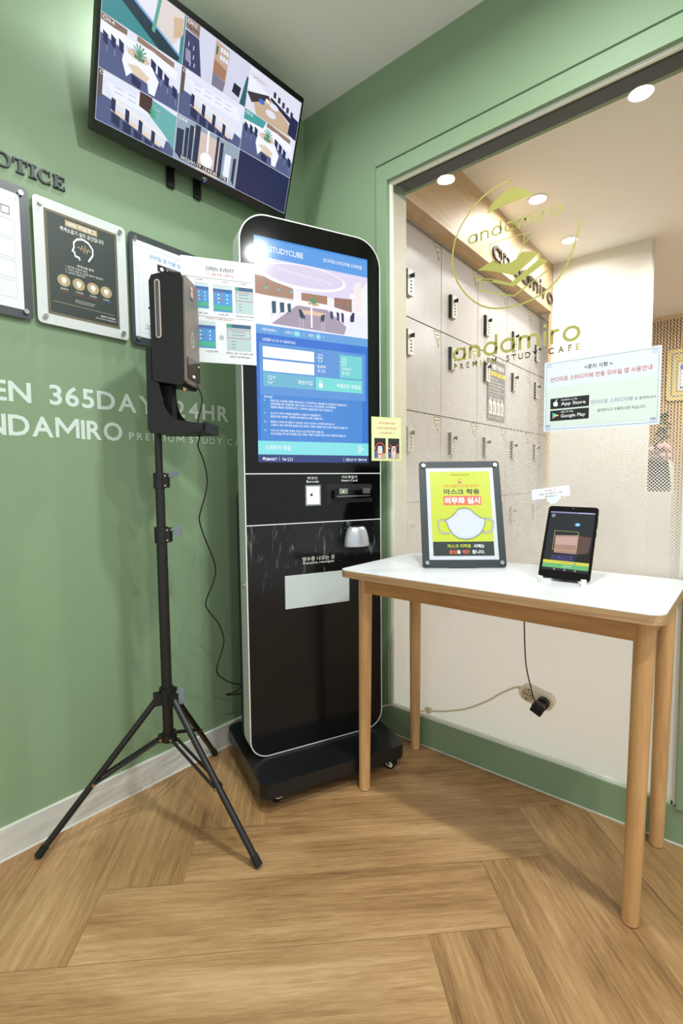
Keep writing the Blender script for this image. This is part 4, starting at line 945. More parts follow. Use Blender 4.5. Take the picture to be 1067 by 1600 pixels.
for fx, fy in feet:
    d = Vector((fx, fy, 0)).normalized(); pr_ = Vector((-d.y, d.x, 0)); top = d*.030 + Vector((0, 0, .366)); foot = Vector((fx, fy, .010))
    bm = bmesh.new(); cyl(bm, top, foot, .0088, seg=18); lg = obj('leg', bm, m_blacksat, tri)
    dr = (foot-top).normalized(); bm = bmesh.new(); cyl(bm, foot-dr*.022, foot+dr*.006, .0105, seg=18); bevel(bm, .003, 2, 60); obj('rubber_foot', bm, m_rubber, lg)
    mid = top + (foot-top)*.56
    for sgn in (-1, 1):
        bm = bmesh.new(); a_ = d*.024 + Vector((0, 0, .249)) + pr_*.008*sgn; b_ = mid + pr_*.0105*sgn
        cyl(bm, a_, b_, .0042, seg=10); br_ = obj('brace', bm, m_blacksat, tri)
        bm = bmesh.new(); cyl(bm, b_, b_+pr_*sgn*.005, .0042, seg=12); obj('bolt', bm, m_brass, br_)
        bm = bmesh.new(); cyl(bm, a_, a_+pr_*sgn*.005, .0036, seg=12); obj('bolt', bm, m_brass, br_)
ds = thing('hand_sanitizer_dispenser', 'black automatic hand sanitiser dispenser with taupe front and drip tray on the tripod', 'dispenser', (TC[0], TC[1], 0), az)
# local x = front, local y = left of front; camera sees the -y side
def side(poly, y0, y1, bw, name, mat, par=ds, seg=3):
    bm = bmesh.new(); prism(bm, poly, y0, y1); bevel(bm, bw, seg, 50); return obj(name, bm, mat, par)
side([(.014, 1.268), (.092, 1.256), (.100, 1.262), (.104, 1.535), (.098, 1.548), (.060, 1.553), (.020, 1.546), (.012, 1.530)], -.054, .054, .006, 'dispenser_body', m_black)
bm = bmesh.new(); prism(bm, rrect(-.052, 1.262, .052, 1.546, .010, 6), .098, .1075, 'YZ'); bevel(bm, .003, 2, 50)
obj('front_cover', bm, m_taupe, ds)
# level window on the side
bm = bmesh.new(); prism(bm, rrect(.028, 1.380, .043, 1.533, .0074, 8), -.0565, -.053); wd = obj('level_window', bm, P('clear_pink_plastic', (190, 172, 168), 0.25), ds, smooth=False)
bm = bmesh.new(); prism(bm, rrect(.0315, 1.384, .0395, 1.529, .0039, 8), -.0575, -.0565); obj('liquid', bm, P('dark_liquid', (72, 84, 80), 0.15), wd, smooth=False)
# front details
c = Canvas(); LG = (236, 232, 224)
drop = [(0, .022), (.006, .010), (.0115, -.002), (.0105, -.012), (.005, -.0185), (0, -.020), (-.005, -.0185), (-.0105, -.012), (-.0115, -.002), (-.006, .010)]
c.stroke([(x-.004, y+1.386) for x, y in drop], .0016, LG, 1, closed=True)
c.stroke([(-.012, 1.380), (-.006, 1.383), (-.001, 1.378), (.004, 1.379)], .0014, LG, 1); c.stroke([(-.004, 1.372), (.001, 1.370), (.006, 1.374)], .0014, LG, 1); c.stroke([(.0, 1.386), (.002, 1.391), (.004, 1.386)], .0012, LG, 1)
c.rr(-.008, 1.503, .010, 1.530, .002, (226, 176, 168), 1); c.disc(.001, 1.521, .004, .004, (120, 90, 84), 2, 14); c.disc(.001, 1.511, .002, .002, (120, 90, 84), 2, 10); c.rect(-.010, 1.494, -.001, 1.497, (30, 28, 26), 1); c.rect(.002, 1.494, .010, 1.497, (30, 28, 26), 1)
c.build('front_print', m_lamin, ds, plane_mat((.1085, 0, 0), (0, 1, 0), (0, 0, 1)))
bm = bmesh.new(); prism(bm, rrect(-.046, 1.276, .046, 1.334, .008, 5), .1065, .110, 'YZ'); bevel(bm, .001, 2, 50); dw = obj('display_window', bm, P('smoky_window', (60, 50, 44), 0.1), ds)
bm = bmesh.new(); cyl(bm, (.110, .036, 1.322), (.1106, .036, 1.322), .0018, seg=10); obj('indicator_light', bm, m_led_w, dw)
bm = bmesh.new(); box(bm, (.1100, -.012, 1.284), (.1106, .002, 1.289)); obj('indicator_light', bm, m_led_w, dw)
bm = bmesh.new(); cyl(bm, (.080, 0, 1.248), (.080, 0, 1.262), .006, .009, seg=16); obj('nozzle', bm, m_brass, ds)
# back bracket with curved cheeks and tray
arcp = [(.052+.0, 1.262)]
cheek = [(-.002, 1.356), (-.004, 1.138), (.004, 1.129), (.100, 1.127), (.155, 1.133), (.155, 1.152), (.118, 1.157)]
for k in range(0, 11):
    a_ = R(-90 - 9*k); cheek.append((.100+.062*math.cos(a_)*1.0, 1.226+.066*math.sin(a_)))
cheek += [(.030, 1.262), (.012, 1.268), (.012, 1.356)]
side(cheek, -.055, -.050, .001, 'bracket_cheek', m_black, seg=1); side(cheek, .050, .055, .001, 'bracket_cheek', m_black, seg=1)
bm = bmesh.new(); box(bm, (.0125, -.050, 1.132), (.024, .050, 1.268)); box(bm, (.013, -.016, 1.16), (.05, .016, 1.262)); bevel(bm, .003, 2); obj('back_plate', bm, m_black, ds)
bm = bmesh.new(); box(bm, (.02, -.050, 1.128), (.150, .050, 1.137)); box(bm, (.148, -.055, 1.128), (.157, .055, 1.157)); bevel(bm, .002, 2); obj('drip_tray', bm, m_black, ds)
bm = bmesh.new(); cyl(bm, (.034, -.0565, 1.215), (.034, -.055, 1.215), .009, seg=22); obj('side_cap', bm, m_black, ds)
bm = bmesh.new(); cyl(bm, (0, 0, 1.30), (0, 0, 1.36), .0115, seg=20); box(bm, (-.006, -.02, 1.325), (.0135, .02, 1.35)); bevel(bm, .002, 1); obj('pole_mount', bm, m_black, ds)
# cable
pts = [(.285, -.742, 1.268), (.30, -.736, 1.225), (.30, -.752, 1.161), (.312, -.757, 1.120), (.290, -.747, 1.095), (.278, -.722, 1.056), (.266, -.703, 1.001), (.255, -.705, .954), (.243, -.714, .907), (.231, -.71, .877), (.219, -.686, .826), (.208, -.652, .762), (.196, -.633, .717), (.184, -.635, .675), (.172, -.656, .615), (.161, -.639, .579), (.149, -.593, .523), (.137, -.566, .46), (.125, -.569, .414), (.114, -.583, .359), (.102, -.557, .319), (.09, -.50, .275), (.10, -.47, .262), (.11, -.50, .250), (.105, -.54, .252), (.10, -.50, .236), (.10, -.44, .225)]
bm = bmesh.new(); tube(bm, pts, .0021, 8, 5); tag(obj('power_cable', bm, m_rubber), 'thin black cable hanging in curves from the dispenser to behind the kiosk', 'cable')

# ------------------------------------------------------------------ table
tx0, tx1, ty0, ty1, tz = .536, 1.370, -.437, -.004, .727
tab = thing('side_table', 'small table with white laminate top and round beech legs before the window', 'table', ((tx0+tx1)/2, (ty0+ty1)/2, 0))
def tl(bm, name, mat, par=tab, smooth=True):
    bmesh.ops.translate(bm, verts=bm.verts, vec=(-(tx0+tx1)/2, -(ty0+ty1)/2, 0)); return obj(name, bm, mat, par, smooth)
bm = bmesh.new(); prism(bm, rrect(tx0, ty0, tx1, ty1, .034, 10), tz-.0215, tz-.0012, 'XY'); top_ = tl(bm, 'tabletop', m_ply); top_['label'] = 'plywood tabletop edge'
bm = bmesh.new(); prism(bm, rrect(tx0+.0004, ty0+.0004, tx1-.0004, ty1-.0004, .034, 10), tz-.0012, tz, 'XY'); obj_l = tl(bm, 'laminate_surface', m_lamtop, tab, False); obj_l['label'] = 'white laminate surface'
for (fx, fy, hx, hy) in ((.562, -.344, .574, -.347), (.5625, -.037, .572, -.050), (1.314, -.346, 1.326, -.350), (1.322, -.034, 1.330, -.048)):
    bm = bmesh.new(); a_ = Vector((fx, fy, .0)); b_ = Vector((hx, hy, .7055)); rings = []
    for t__, r__ in ((0, .0160), (.003, .0176), (.2, .0186), (.6, .0200), (1, .0212)):
        cc_ = a_.lerp(b_, t__); rings.append([bm.verts.new((cc_.x+r__*math.cos(2*PI*k/28), cc_.y+r__*math.sin(2*PI*k/28), cc_.z)) for k in range(28)])
    for r0_, r1_ in zip(rings, rings[1:]):
        for k in range(28): bm.faces.new((r0_[k], r0_[(k+1) % 28], r1_[(k+1) % 28], r1_[k]))
    bm.faces.new(rings[0][::-1]); bm.faces.new(rings[-1])
    lg = tl(bm, 'leg', m_beech)
    bm = bmesh.new(); cyl(bm, a_+Vector((0, 0, .0002)), a_+Vector((0, 0, .0016)), .0172, seg=24)
    bmesh.ops.translate(bm, verts=bm.verts, vec=(-(tx0+tx1)/2, -(ty0+ty1)/2, 0)); obj('felt_pad', bm, m_rubber, lg)
for lo, hi in (((.585, -.366, .648), (1.312, -.346, .7055)), ((.585, -.062, .648), (1.312, -.044, .7055)), ((.560, -.335, .648), (.578, -.06, .7055)), ((1.318, -.335, .648), (1.336, -.06, .7055))):
    bm = bmesh.new(); box(bm, lo, hi); bevel(bm, .001, 1); tl(bm, 'apron', m_beech_x)
# framed mask sign
FW, FH = .252, .337
ms = thing('framed_sign', 'charcoal framed yellow face mask sign leaning back on the white table', 'sign', mat=pose(.8017, -.1537, .8905, R(-51.7), R(-17.1), 0))
bm = bmesh.new(); prism(bm, rrect(-FW/2, -FH/2, FW/2, FH/2, .009, 6), -.005, 0, 'XY'); bevel(bm, .0008, 1); obj('back_board', bm, P('sign_board_charcoal', (36, 46, 52), 0.4, var=.04), ms)
bm = bmesh.new(); prism(bm, [(-.04, -FH/2), (.04, -FH/2), (.03, .09), (-.03, .09)], -.008, -.005, 'XY'); st_ = obj('back_plate', bm, m_black, ms)
bm = bmesh.new(); A = [(-.03, .07, -.008), (.03, .07, -.008), (.035, -.135, -.105), (-.035, -.135, -.105)]; B = [(x, y-.003, z-.0035) for x, y, z in A]
va = [bm.verts.new(v) for v in A]; vb = [bm.verts.new(v) for v in B]; bm.faces.new(va); bm.faces.new(vb[::-1])
for i in range(4): bm.faces.new((va[i], va[(i+1) % 4], vb[(i+1) % 4], vb[i]))
obj('easel_leg', bm, m_black, ms, smooth=False)
for x, y in ((-FW/2+.014, -FH/2+.014), (FW/2-.014, -FH/2+.014), (-FW/2+.014, FH/2-.014), (FW/2-.014, FH/2-.014)):
    bm = bmesh.new(); cyl(bm, (x, y, -.006), (x, y, .0015), .004, seg=14); cyl(bm, (x, y, .0015), (x, y, .0055), .0062, seg=22); bevel(bm, .001, 2, 60); obj('bolt', bm, m_steel, ms)
c = Canvas(lambda u, v: ((u-.5)*FW, (.5-v)*FH)); INK = (40, 54, 52); YE = (186, 196, 56); OR = (222, 98, 70); PW = (198, 200, 210)
c.rect(.085, .065, .915, .93, PW, 1); c.rect(.13, .10, .87, .77, YE, 2); c.rect(.135, .765, .865, .895, (32, 42, 40), 3)
ft(c, '안다미로스터디카페', .39, .142, .22, .018, (90, 96, 60), .006, 4); ft(c, '모든 분들의 안전을 위하여', .295, .253, .43, .025, OR, .006, 4)
c.rect(.475, .205, .52, .212, (60, 76, 120), 5); c.disc(.4975, .19, .018, .014, (206, 70, 60), 4, 16); c.disc(.4975, .19, .009, .007, (240, 240, 240), 5, 10)
c.ring(.79, .15, .06, .045, .004, (220, 206, 60), 3)
ft(c, '마스크 착용', .295, .322, .44, .052, INK, .03, 4)
c.rect(.285, .336, .75, .425, (226, 104, 78), 4); ft(c, '의무화 실시', .298, .412, .435, .062, (246, 246, 250), .03, 5)
mk = [(.295, .565), (.345, .545), (.40, .515), (.46, .462), (.53, .452), (.60, .462), (.66, .505), (.72, .54), (.785, .556), (.770, .61), (.745, .66), (.70, .70), (.62, .735), (.54, .745), (.45, .735), (.38, .70), (.335, .64)]
c.poly(mk, (196, 200, 212), 5); c.stroke(mk, .006, INK, 6, closed=True)
for pts_, s_ in (([(.295, .565), (.235, .565), (.205, .585), (.205, .62), (.225, .67), (.26, .69), (.35, .685)], 0), ([(.785, .556), (.845, .558), (.875, .58), (.87, .62), (.855, .665), (.82, .683), (.735, .68)], 0)):
    c.stroke(pts_, .018, INK, 3); c.stroke(pts_, .010, (190, 194, 200), 4)
ins = [( .54+(x-.54)*.93, .60+(y-.60)*.90) for x, y in mk]
for i in range(len(ins)):
    a_ = Vector(ins[i]); b_ = Vector(ins[(i+1) % len(ins)])
    for k in range(4): c.stroke([tuple(a_.lerp(b_, k/4+.03)), tuple(a_.lerp(b_, k/4+.16))], .0035, (100, 108, 130), 6)
ft(c, '마스크 미착용', .31, .822, .28, .034, YE, .02, 5); ft(c, '시에는', .62, .822, .13, .034, (238, 240, 240), .02, 5)
ft(c, '출입', .325, .876, .09, .034, OR, .02, 5); ft(c, '을', .42, .876, .04, .034, (238, 240, 240), .02, 5); ft(c, '제한', .48, .876, .09, .034, OR, .02, 5); ft(c, '합니다.', .60, .876, .15, .034, (238, 240, 240), .02, 5)
c.build('poster', m_lamin, ms, Matrix.Translation((0, 0, .0002)))
# tablet on stand
PW_, PH_ = .125, .210
tp = pose(1.1190, -.1700, .8265, R(-83.5), R(-29.8), R(-1.6))
tb = thing('tablet', 'black tablet with a camera view on its screen, leaning on the white stand', 'tablet', mat=tp)
bm = bmesh.new(); prism(bm, rrect(-PW_/2, -PH_/2, PW_/2, PH_/2, .009, 8), -.008, 0, 'XY'); bevel(bm, .002, 3, 50); obj('casing', bm, m_gloss, tb)
c = Canvas(lambda u, v: ((u-.5)*PW_, (.5-v)*PH_))
c.rect(.055, .08, .945, .90, (24, 32, 40), 1); c.rect(.055, .08, .945, .10, (150, 140, 190), 2); c.rect(.62, .086, .9, .094, (210, 205, 230), 3)
c.ring(.125, .14, .032, .019, .008, (190, 200, 220), 2); c.stroke([(.11, .148), (.14, .132)], .008, (190, 200, 220), 2)
c.disc(.63, .255, .06, .026, (60, 150, 200), 2, 20); c.disc(.63, .255, .03, .016, (200, 235, 250), 3, 16)
c.poly([(.22, .42), (.68, .40), (.68, .66), (.24, .66)], (176, 138, 126), 2); c.poly([(.68, .41), (.93, .42), (.90, .64), (.68, .66)], (96, 70, 66), 2); c.poly([(.25, .44), (.66, .42), (.66, .54), (.24, .55)], (206, 170, 158), 3)
c.poly([(.20, .69), (.64, .68), (.66, .79), (.22, .79)], (52, 46, 96), 2)
for k in range(22): c.disc(.24+random.random()*.38, .70+random.random()*.075, .008, .005, (120, 120, 190), 3, 8)
c.poly([(.70, .70), (.93, .62), (.94, .79), (.68, .79)], (14, 14, 18), 3)
for i in range(14):
    c.rect(.2+.034*i, .355, .218+.034*i, .361, (226, 222, 110), 5); c.rect(.2+.034*i, .615, .218+.034*i, .621, (226, 222, 110), 5)
for i in range(12): c.rect(.197, .357+.022*i, .207, .369+.022*i, (226, 222, 110), 5); c.rect(.665, .357+.022*i, .675, .369+.022*i, (226, 222, 110), 5)
c.rect(.055, .765, .945, .805, (224, 216, 76), 4); c.rect(.055, .805, .945, .865, (110, 190, 120), 4); ft(c, '카메라 QR코드 인식', .38, .792, .24, .014, (80, 84, 60), .01, 5); c.disc(.68, .785, .02, .01, (70, 120, 200), 5, 10); ft(c, '입실하기', .46, .842, .16, .018, (240, 246, 240), .01, 5)
for x in (.3, .5, .7): c.ring(x, .883, .012, .007, .006, (210, 214, 220), 3, n=12)
c.build('tablet_screen', m_screen, tb, Matrix.Translation((0, 0, .0002)))
bm = bmesh.new(); cyl(bm, (0, PH_/2-.006, 0), (0, PH_/2-.006, .0006), .0018, seg=12); obj('camera_lens', bm, P('lens_grey', (70, 76, 84), .2), tb)
bm = bmesh.new(); box(bm, (PW_/2-.0005, .045, -.0055), (PW_/2+.0009, .075, -.0025)); box(bm, (PW_/2-.0005, .02, -.0055), (PW_/2+.0009, .033, -.0025)); obj('side_button', bm, m_black, tb)
# stand: two white feet meeting in a hinge behind
sd_ = thing('tablet_stand', 'white folding tablet stand with two feet on the table top', 'stand', (1.118, -.16, tz), R(6))
for sgn in (-1, 1):
    bm = bmesh.new()
    P0 = Vector((sgn*.050, -.098, 0)); P1_ = Vector((sgn*.010, .035, 0)); dd = (P1_-P0).normalized(); nn = Vector((-dd.y, dd.x, 0))*.006
    prof = [(-.006, 0), (-.008, .017), (-.001, .019), (.004, .006), (.040, .006), (.070, .040), (.108, .088), (.128, .088), (.142, .0)]
    va = [bm.verts.new(P0+dd*x+nn+Vector((0, 0, z))) for x, z in prof]; vb = [bm.verts.new(P0+dd*x-nn+Vector((0, 0, z))) for x, z in prof]
    bm.faces.new(va); bm.faces.new(vb[::-1]); n = len(prof)
    for i in range(n): bm.faces.new((va[i], va[(i+1) % n], vb[(i+1) % n], vb[i]))
    bevel(bm, .0015, 2); obj('foot', bm, m_white_pl, sd_)
bm = bmesh.new(); cyl(bm, (0, .040, .0), (0, .040, .085), .007, seg=16); obj('hinge', bm, m_white_pl, sd_)
# small laminated card stuck to tablet's top left
lm = Matrix.Translation((0, 0, 0)) 
cm = tp @ Matrix.Translation((-.128+.02, .107, .0022)) @ Matrix.Rotation(R(11), 4, 'Z')
lc = thing('note_card', 'small clear laminated note stuck to the top left corner of the tablet', 'note', mat=cm)
bm = bmesh.new(); prism(bm, rrect(0, .012, .100, .046, .002, 3), -.0004, 0, 'XY'); obj('card', bm, P('card_white', (200, 204, 210), .3), lc, smooth=False)
bm = bmesh.new(); prism(bm, [(.034, .012), (.080, .012), (.062, -.006), (.05, -.009)], -.0004, 0, 'XY'); obj('card_tab', bm, P('card_white_tab', (192, 198, 206), .3), lc, smooth=False)
c = Canvas(); c.text('입실 시', .036, .034, .007, (206, 96, 90), w=.028); c.text('매일 1회 QR코드 인증', .020, .024, .0055, (60, 64, 70), w=.06); c.text('부탁드립니다', .034, .015, .0055, (60, 64, 70), w=.034); c.disc(.037, .010, .0016, .0016, (20, 20, 20), 2, 10); c.disc(.078, .013, .0016, .0016, (20, 20, 20), 2, 10)
c.build('print', m_paper, lc, Matrix.Translation((0, 0, .0001)))

# ------------------------------------------------------------------ power strip, cords
ps = thing('power_strip', 'cream two-socket extension block fixed to the frosted glass under the table', 'power strip', mat=plane_mat((.988, .0195, .3035), (math.cos(R(-13)), 0, math.sin(R(-13))), (-math.sin(R(-13)), 0, math.cos(R(-13)))))
bm = bmesh.new(); prism(bm, rrect(-.054, -.024, .054, .024, .0235, 10), 0, .030, 'XY'); bevel(bm, .004, 3, 50); blk = obj('housing', bm, m_cream_pl, ps)
bm = bmesh.new(); cyl(bm, (-.062, 0, .014), (-.052, 0, .014), .0062, seg=16); obj('cord_collar', bm, m_cream_pl, ps)
for sx_ in (-.026, .026):
    bm = bmesh.new(); lathe(bm, [(.0195, .0303), (.0185, .0312), (.0175, .0303), (.017, .0302)], 30, (sx_, 0, 0)); sk = obj('socket', bm, P('socket_tan', (206, 190, 150), .45), ps)
    bm = bmesh.new(); cyl(bm, (sx_, .0165, .030), (sx_, .0165, .0315), .0025, seg=10); cyl(bm, (sx_, -.0165, .030), (sx_, -.0165, .0315), .0025, seg=10); cyl(bm, (sx_-.0095, 0, .030), (sx_-.0095, 0, .0312), .0024, seg=10); cyl(bm, (sx_+.0095, 0, .030), (sx_+.0095, 0, .0312), .0024, seg=10); obj('pin_hole', bm, m_dark, sk)
    bm = bmesh.new(); cyl(bm, (sx_, 0, .030), (sx_, 0, .0314), .0024, seg=12); obj('screw', bm, P('red_brown_screw', (130, 60, 40), .5), sk)
ad = thing('plug_adapter', 'black charger plugged into the right socket of the extension block', 'charger', mat=ps.matrix_basis @ Matrix.Translation((.026, 0, .0312)))
bm = bmesh.new(); cyl(bm, (0, 0, 0), (0, 0, .018), .0185, .0175, seg=28); bevel(bm, .002, 2, 60); obj('plug_base', bm, m_black, ad)
bm = bmesh.new(); box(bm, (-.015, -.012, .015), (.015, .012, .052)); bevel(bm, .003, 3); o = obj('plug_body', bm, P('brown_black_plastic', (66, 58, 50), .35), ad); o.rotation_euler = (R(10), R(-6), 0)
bm = bmesh.new(); box(bm, (-.017, -.011, .048), (.017, .011, .070)); bevel(bm, .004, 3)
cy_ = Matrix.Rotation(R(-12), 3, 'Z'); bmesh.ops.rotate(bm, verts=bm.verts, cent=(0, 0, .05), matrix=cy_); obj('usb_plug', bm, m_rubber, ad)
adw = ad.matrix_basis @ Vector((-.004, .012, .062))
bm = bmesh.new(); tube(bm, [(1.035, -.26, .705), (1.034, -.25, .60), (1.028, -.22, .50), (1.015, -.16, .43), (1.006, -.11, .38), (1.003, -.085, .345), tuple(adw)], .0018, 8, 6); tag(obj('charging_cable', bm, m_rubber), 'black charging cable hanging from under the table to the charger', 'cable')
bm = bmesh.new(); tube(bm, [(.385, -.022, .085), (.402, -.014, .104), (.419, -.012, .113), (.450, -.014, .121), (.476, -.012, .121), (.519, -.010, .120), (.56, -.004, .128), (.589, .008, .135), (.635, .010, .145), (.68, .010, .161), (.725, .010, .179), (.766, .010, .201), (.824, .011, .241), (.86, .011, .272), (.895, .010, .299), (.922, .008, .3155), (.936, .006, .317)], .0034, 10, 5); tag(obj('extension_cord', bm, m_cream_pl), 'cream cord running from behind the kiosk along the glass to the extension block', 'cord')
bm = bmesh.new(); box(bm, (.579, .005, .126), (.600, .0195, .144)); bevel(bm, .003, 2); tag(obj('cable_clip', bm, P('clear_clip', (222, 206, 176), .3)), 'small clear clip holding the cream cord on the glass', 'clip')

# ------------------------------------------------------------------ on the glass
GLM = plane_mat((0, .0205, 0), (1, 0, 0), (0, 0, 1))
def vinyl(parent, c_, name, mat):
    me = bpy.data.meshes.new(name); me.from_pydata(c_.v, [], c_.f); me.materials.append(mat)
    o = bpy.data.objects.new(name, me); COL.objects.link(o); o.parent = parent; return o
lg_ = thing('window_logo', 'gold line emblem of a lamp, cup and open book in a ring on the glass', 'window decal', mat=GLM)
c = Canvas(step=.00002)
ringp = [(.875, 1.9275), (.848, 1.9275), (.814, 1.921), (.787, 1.912), (.762, 1.898), (.740, 1.881), (.721, 1.862), (.700, 1.835), (.685, 1.804), (.677, 1.77), (.675, 1.74), (.677, 1.715), (.684, 1.69), (.695, 1.662), (.710, 1.637), (.730, 1.610), (.755, 1.585), (.780, 1.566), (.808, 1.552), (.832, 1.545), (.856, 1.541), (.885, 1.539), (.912, 1.5405), (.943, 1.545), (.972, 1.555), (.997, 1.568), (1.019, 1.585), (1.038, 1.608), (1.053, 1.636), (1.064, 1.664), (1.070, 1.692), (1.077, 1.715), (1.080, 1.742)]
c.stroke(ringp, .0055, (0, 0, 0), 1); c.stroke([(.873, 1.9285), (.873, 1.902)], .0035, (0, 0, 0), 1)
c.poly([(.798, 1.8515), (.801, 1.863), (.815, 1.879), (.838, 1.893), (.870, 1.903), (.896, 1.897), (.924, 1.880), (.948, 1.8545), (.924, 1.8575), (.893, 1.8585), (.867, 1.8585), (.838, 1.8570), (.815, 1.8545)], (0, 0, 0), 1)
c.stroke([(.808, 1.752), (.809, 1.730), (.815, 1.710), (.826, 1.693), (.846, 1.681)], .0028, (0, 0, 0), 1); c.stroke([(.919, 1.751), (.9185, 1.735), (.917, 1.718), (.908, 1.700), (.898, 1.689)], .0028, (0, 0, 0), 1); c.stroke([(.808, 1.752), (.835, 1.7535), (.86, 1.754), (.89, 1.7535), (.920, 1.751), (.937, 1.751), (.944, 1.743), (.938, 1.732), (.9185, 1.7255)], .0028, (0, 0, 0), 1)
c.poly([(.767, 1.682), (.785, 1.689), (.820, 1.700), (.833, 1.688), (.85, 1.680), (.876, 1.676), (.893, 1.682), (.906, 1.694), (.913, 1.6995), (.94, 1.692), (.965, 1.681), (.93, 1.657), (.888, 1.634), (.85, 1.652), (.80, 1.673)], (0, 0, 0), 1)
c.poly([(.962, 1.680), (.968, 1.680), (.970, 1.662), (.992, 1.650), (.888, 1.600), (.858, 1.614), (.81, 1.635), (.759, 1.652), (.761, 1.659), (.81, 1.645), (.878, 1.614), (.93, 1.642), (.964, 1.662)], (0, 0, 0), 1)
c.stroke([(.992, 1.622), (.945, 1.598), (.889, 1.571), (.835, 1.592), (.776, 1.615), (.774, 1.634), (.781, 1.648), (.82, 1.636)], .0045, (0, 0, 0), 1)
vinyl(lg_, c, 'emblem', m_gold)
c = Canvas(step=.00002); word_on(c, 'andamiro', .733, 1.774, .0285, .298, .19); vinyl(lg_, c, 'emblem_name', m_gold)
wn = thing('window_lettering', 'gold name of the cafe with PREMIUM STUDY CAFE below it on the glass', 'window decal', mat=GLM)
c = Canvas(step=.00002); word_on(c, 'andamiro', .680, 1.400, .0425, .406, .20, .24); vinyl(wn, c, 'word', m_gold)
c = Canvas(step=.00002); xs_ = .683
for wrd, xa, xb in (('PREMIUM', .683, .835), ('STUDY', .868, .966), ('CAFE', .998, 1.086)):
    n__ = len(wrd); ws = [text_geo(ch, .0)[3]-text_geo(ch, .0)[2] for ch in wrd]; k_ = .0185/.72; g_ = ((xb-xa)-sum(ws)*k_)/(n__-1); x_ = xa
    for ch, w_ in zip(wrd, ws): c.text(ch, x_, 1.371, .0185, w=w_*k_, bold=0.018, l=1); x_ += w_*k_+g_; vinyl(wn, c, 'word', m_gold)
# landscape notice
nt_ = sheet('notice_sheet', .303, .209, m_sheetw, 'white landscape notice with red and blue Korean lines on the window glass', 'notice', plane_mat((.988, .0198, 1.1385), (1, 0, 0), (0, 0, 1)), .0008, .003, sheetmat=P('notice_pale_blue', (214, 222, 234), .3))
c = Canvas(lambda x, z: (x-.988, z-1.1385)); 
c.rect(.993, 1.152, 1.286, 1.270, (208, 220, 212), 1); c.frame(.9945, 1.1445, 1.285, 1.342, .0006, (90, 96, 104), 2)
for x, z in ((.994, 1.33), (1.268, 1.33), (.994, 1.146), (1.268, 1.146)): c.rect(x, z, x+.014, z+.012, (190, 202, 222), 1)
c.text('<공지 사항 >', 1.101, 1.312, .0125, (36, 38, 44), w=.073, bold=.010); c.text('안다미로 스터디카페 전용 모바일 앱 사용안내', 1.006, 1.286, .0145, (196, 80, 74), w=.264, bold=.006)
for z, big, sm in ((1.205, 'App Store', 'Available on the'), (1.169, 'Google Play', 'GET IT ON')):
    c.rr(1.007, z, 1.1155, z+.0315, .002, (24, 25, 28), 3); c.text(big, 1.038, z+.006, .0125, (245, 245, 245), w=.068, l=4, bold=.006); c.text(sm, 1.038, z+.0225, .0055, (235, 235, 235), w=.045 if 'A' == sm[0] else .034, l=4)
c.disc(1.0225, 1.2195, .0072, .0075, (245, 245, 245), 4, 20); c.disc(1.0305, 1.2215, .003, .003, (24, 25, 28), 5, 10); c.poly([(1.022, 1.228), (1.024, 1.2325), (1.027, 1.234), (1.0255, 1.229)], (245, 245, 245), 4)
c.poly([(1.014, 1.176), (1.014, 1.194), (1.022, 1.185)], (90, 190, 225), 4); c.poly([(1.014, 1.194), (1.0275, 1.1875), (1.022, 1.185)], (120, 210, 130), 5); c.poly([(1.014, 1.176), (1.0275, 1.1825), (1.022, 1.185)], (230, 90, 80), 5); c.poly([(1.0275, 1.1875), (1.033, 1.185), (1.0275, 1.1825), (1.022, 1.185)], (240, 200, 80), 5)
c.text('안다미로 스터디카페', 1.120, 1.208, .0125, (118, 112, 178), w=.106, bold=.002); c.text('로 검색하셔서', 1.231, 1.209, .0085, (40, 42, 46), w=.049, bold=.004); c.text('설치하시고 이용하시면 되십니다.', 1.137, 1.185, .0095, (40, 42, 46), w=.121, bold=.004)
c.build('print', m_paper, nt_, Matrix.Translation((0, 0, .0001)))

# ------------------------------------------------------------------ cafe room behind the glass
bk = thing('oak_bulkhead', 'light oak bulkhead above the grey lockers', 'bulkhead', (.345, 1.15, 2.1615))
def wl(bm, name, mat, par, org, smooth=False):
    bmesh.ops.translate(bm, verts=bm.verts, vec=(-org[0], -org[1], -org[2])); return obj(name, bm, mat, par, smooth)
bm = bmesh.new(); box(bm, (.031, WT+.001, 2.1615), (.345, 2.146, CEIL-.0005)); wl(bm, 'oak_casing', m_bulk, bk, (.345, 1.15, 2.1615))
bm = bmesh.new(); box(bm, (.33, 2.128, 0), (.346, 2.1465, 2.1615)); wl(bm, 'end_post', m_bulk, bk, (.345, 1.15, 2.1615))
sg = thing('bulkhead_sign', 'dark raised letters of the cafe name on the oak bulkhead', 'sign', mat=plane_mat((.3452, 1.115, 2.206), (0, 1, 0), (0, 0, 1)))
m_bronze = P('bronze_letter', (74, 64, 54), .45)
gw = geo_word('andamiro', .21); tot = sum(x[2] for x in gw)+.30*7; sc_ = 1.02/tot; xcur = 0.0; xh_ = .070
for ch, stk, adv in gw:
    cvl = Canvas(lambda u, v, xx=xcur: (xx+u*sc_, v*xh_))
    for k_, pts_ in stk: cvl.stroke(pts_, .21, (0, 0, 0), 0, closed=(k_ == 'c'))
    bm = bmesh.new()
    for f in cvl.f:
        try: prism(bm, [cvl.v[i][:2] for i in f], 0, .010, 'XY')
        except ValueError: pass
    obj('letter', bm, m_bronze, sg, smooth=False); xcur += (adv+.30)*sc_
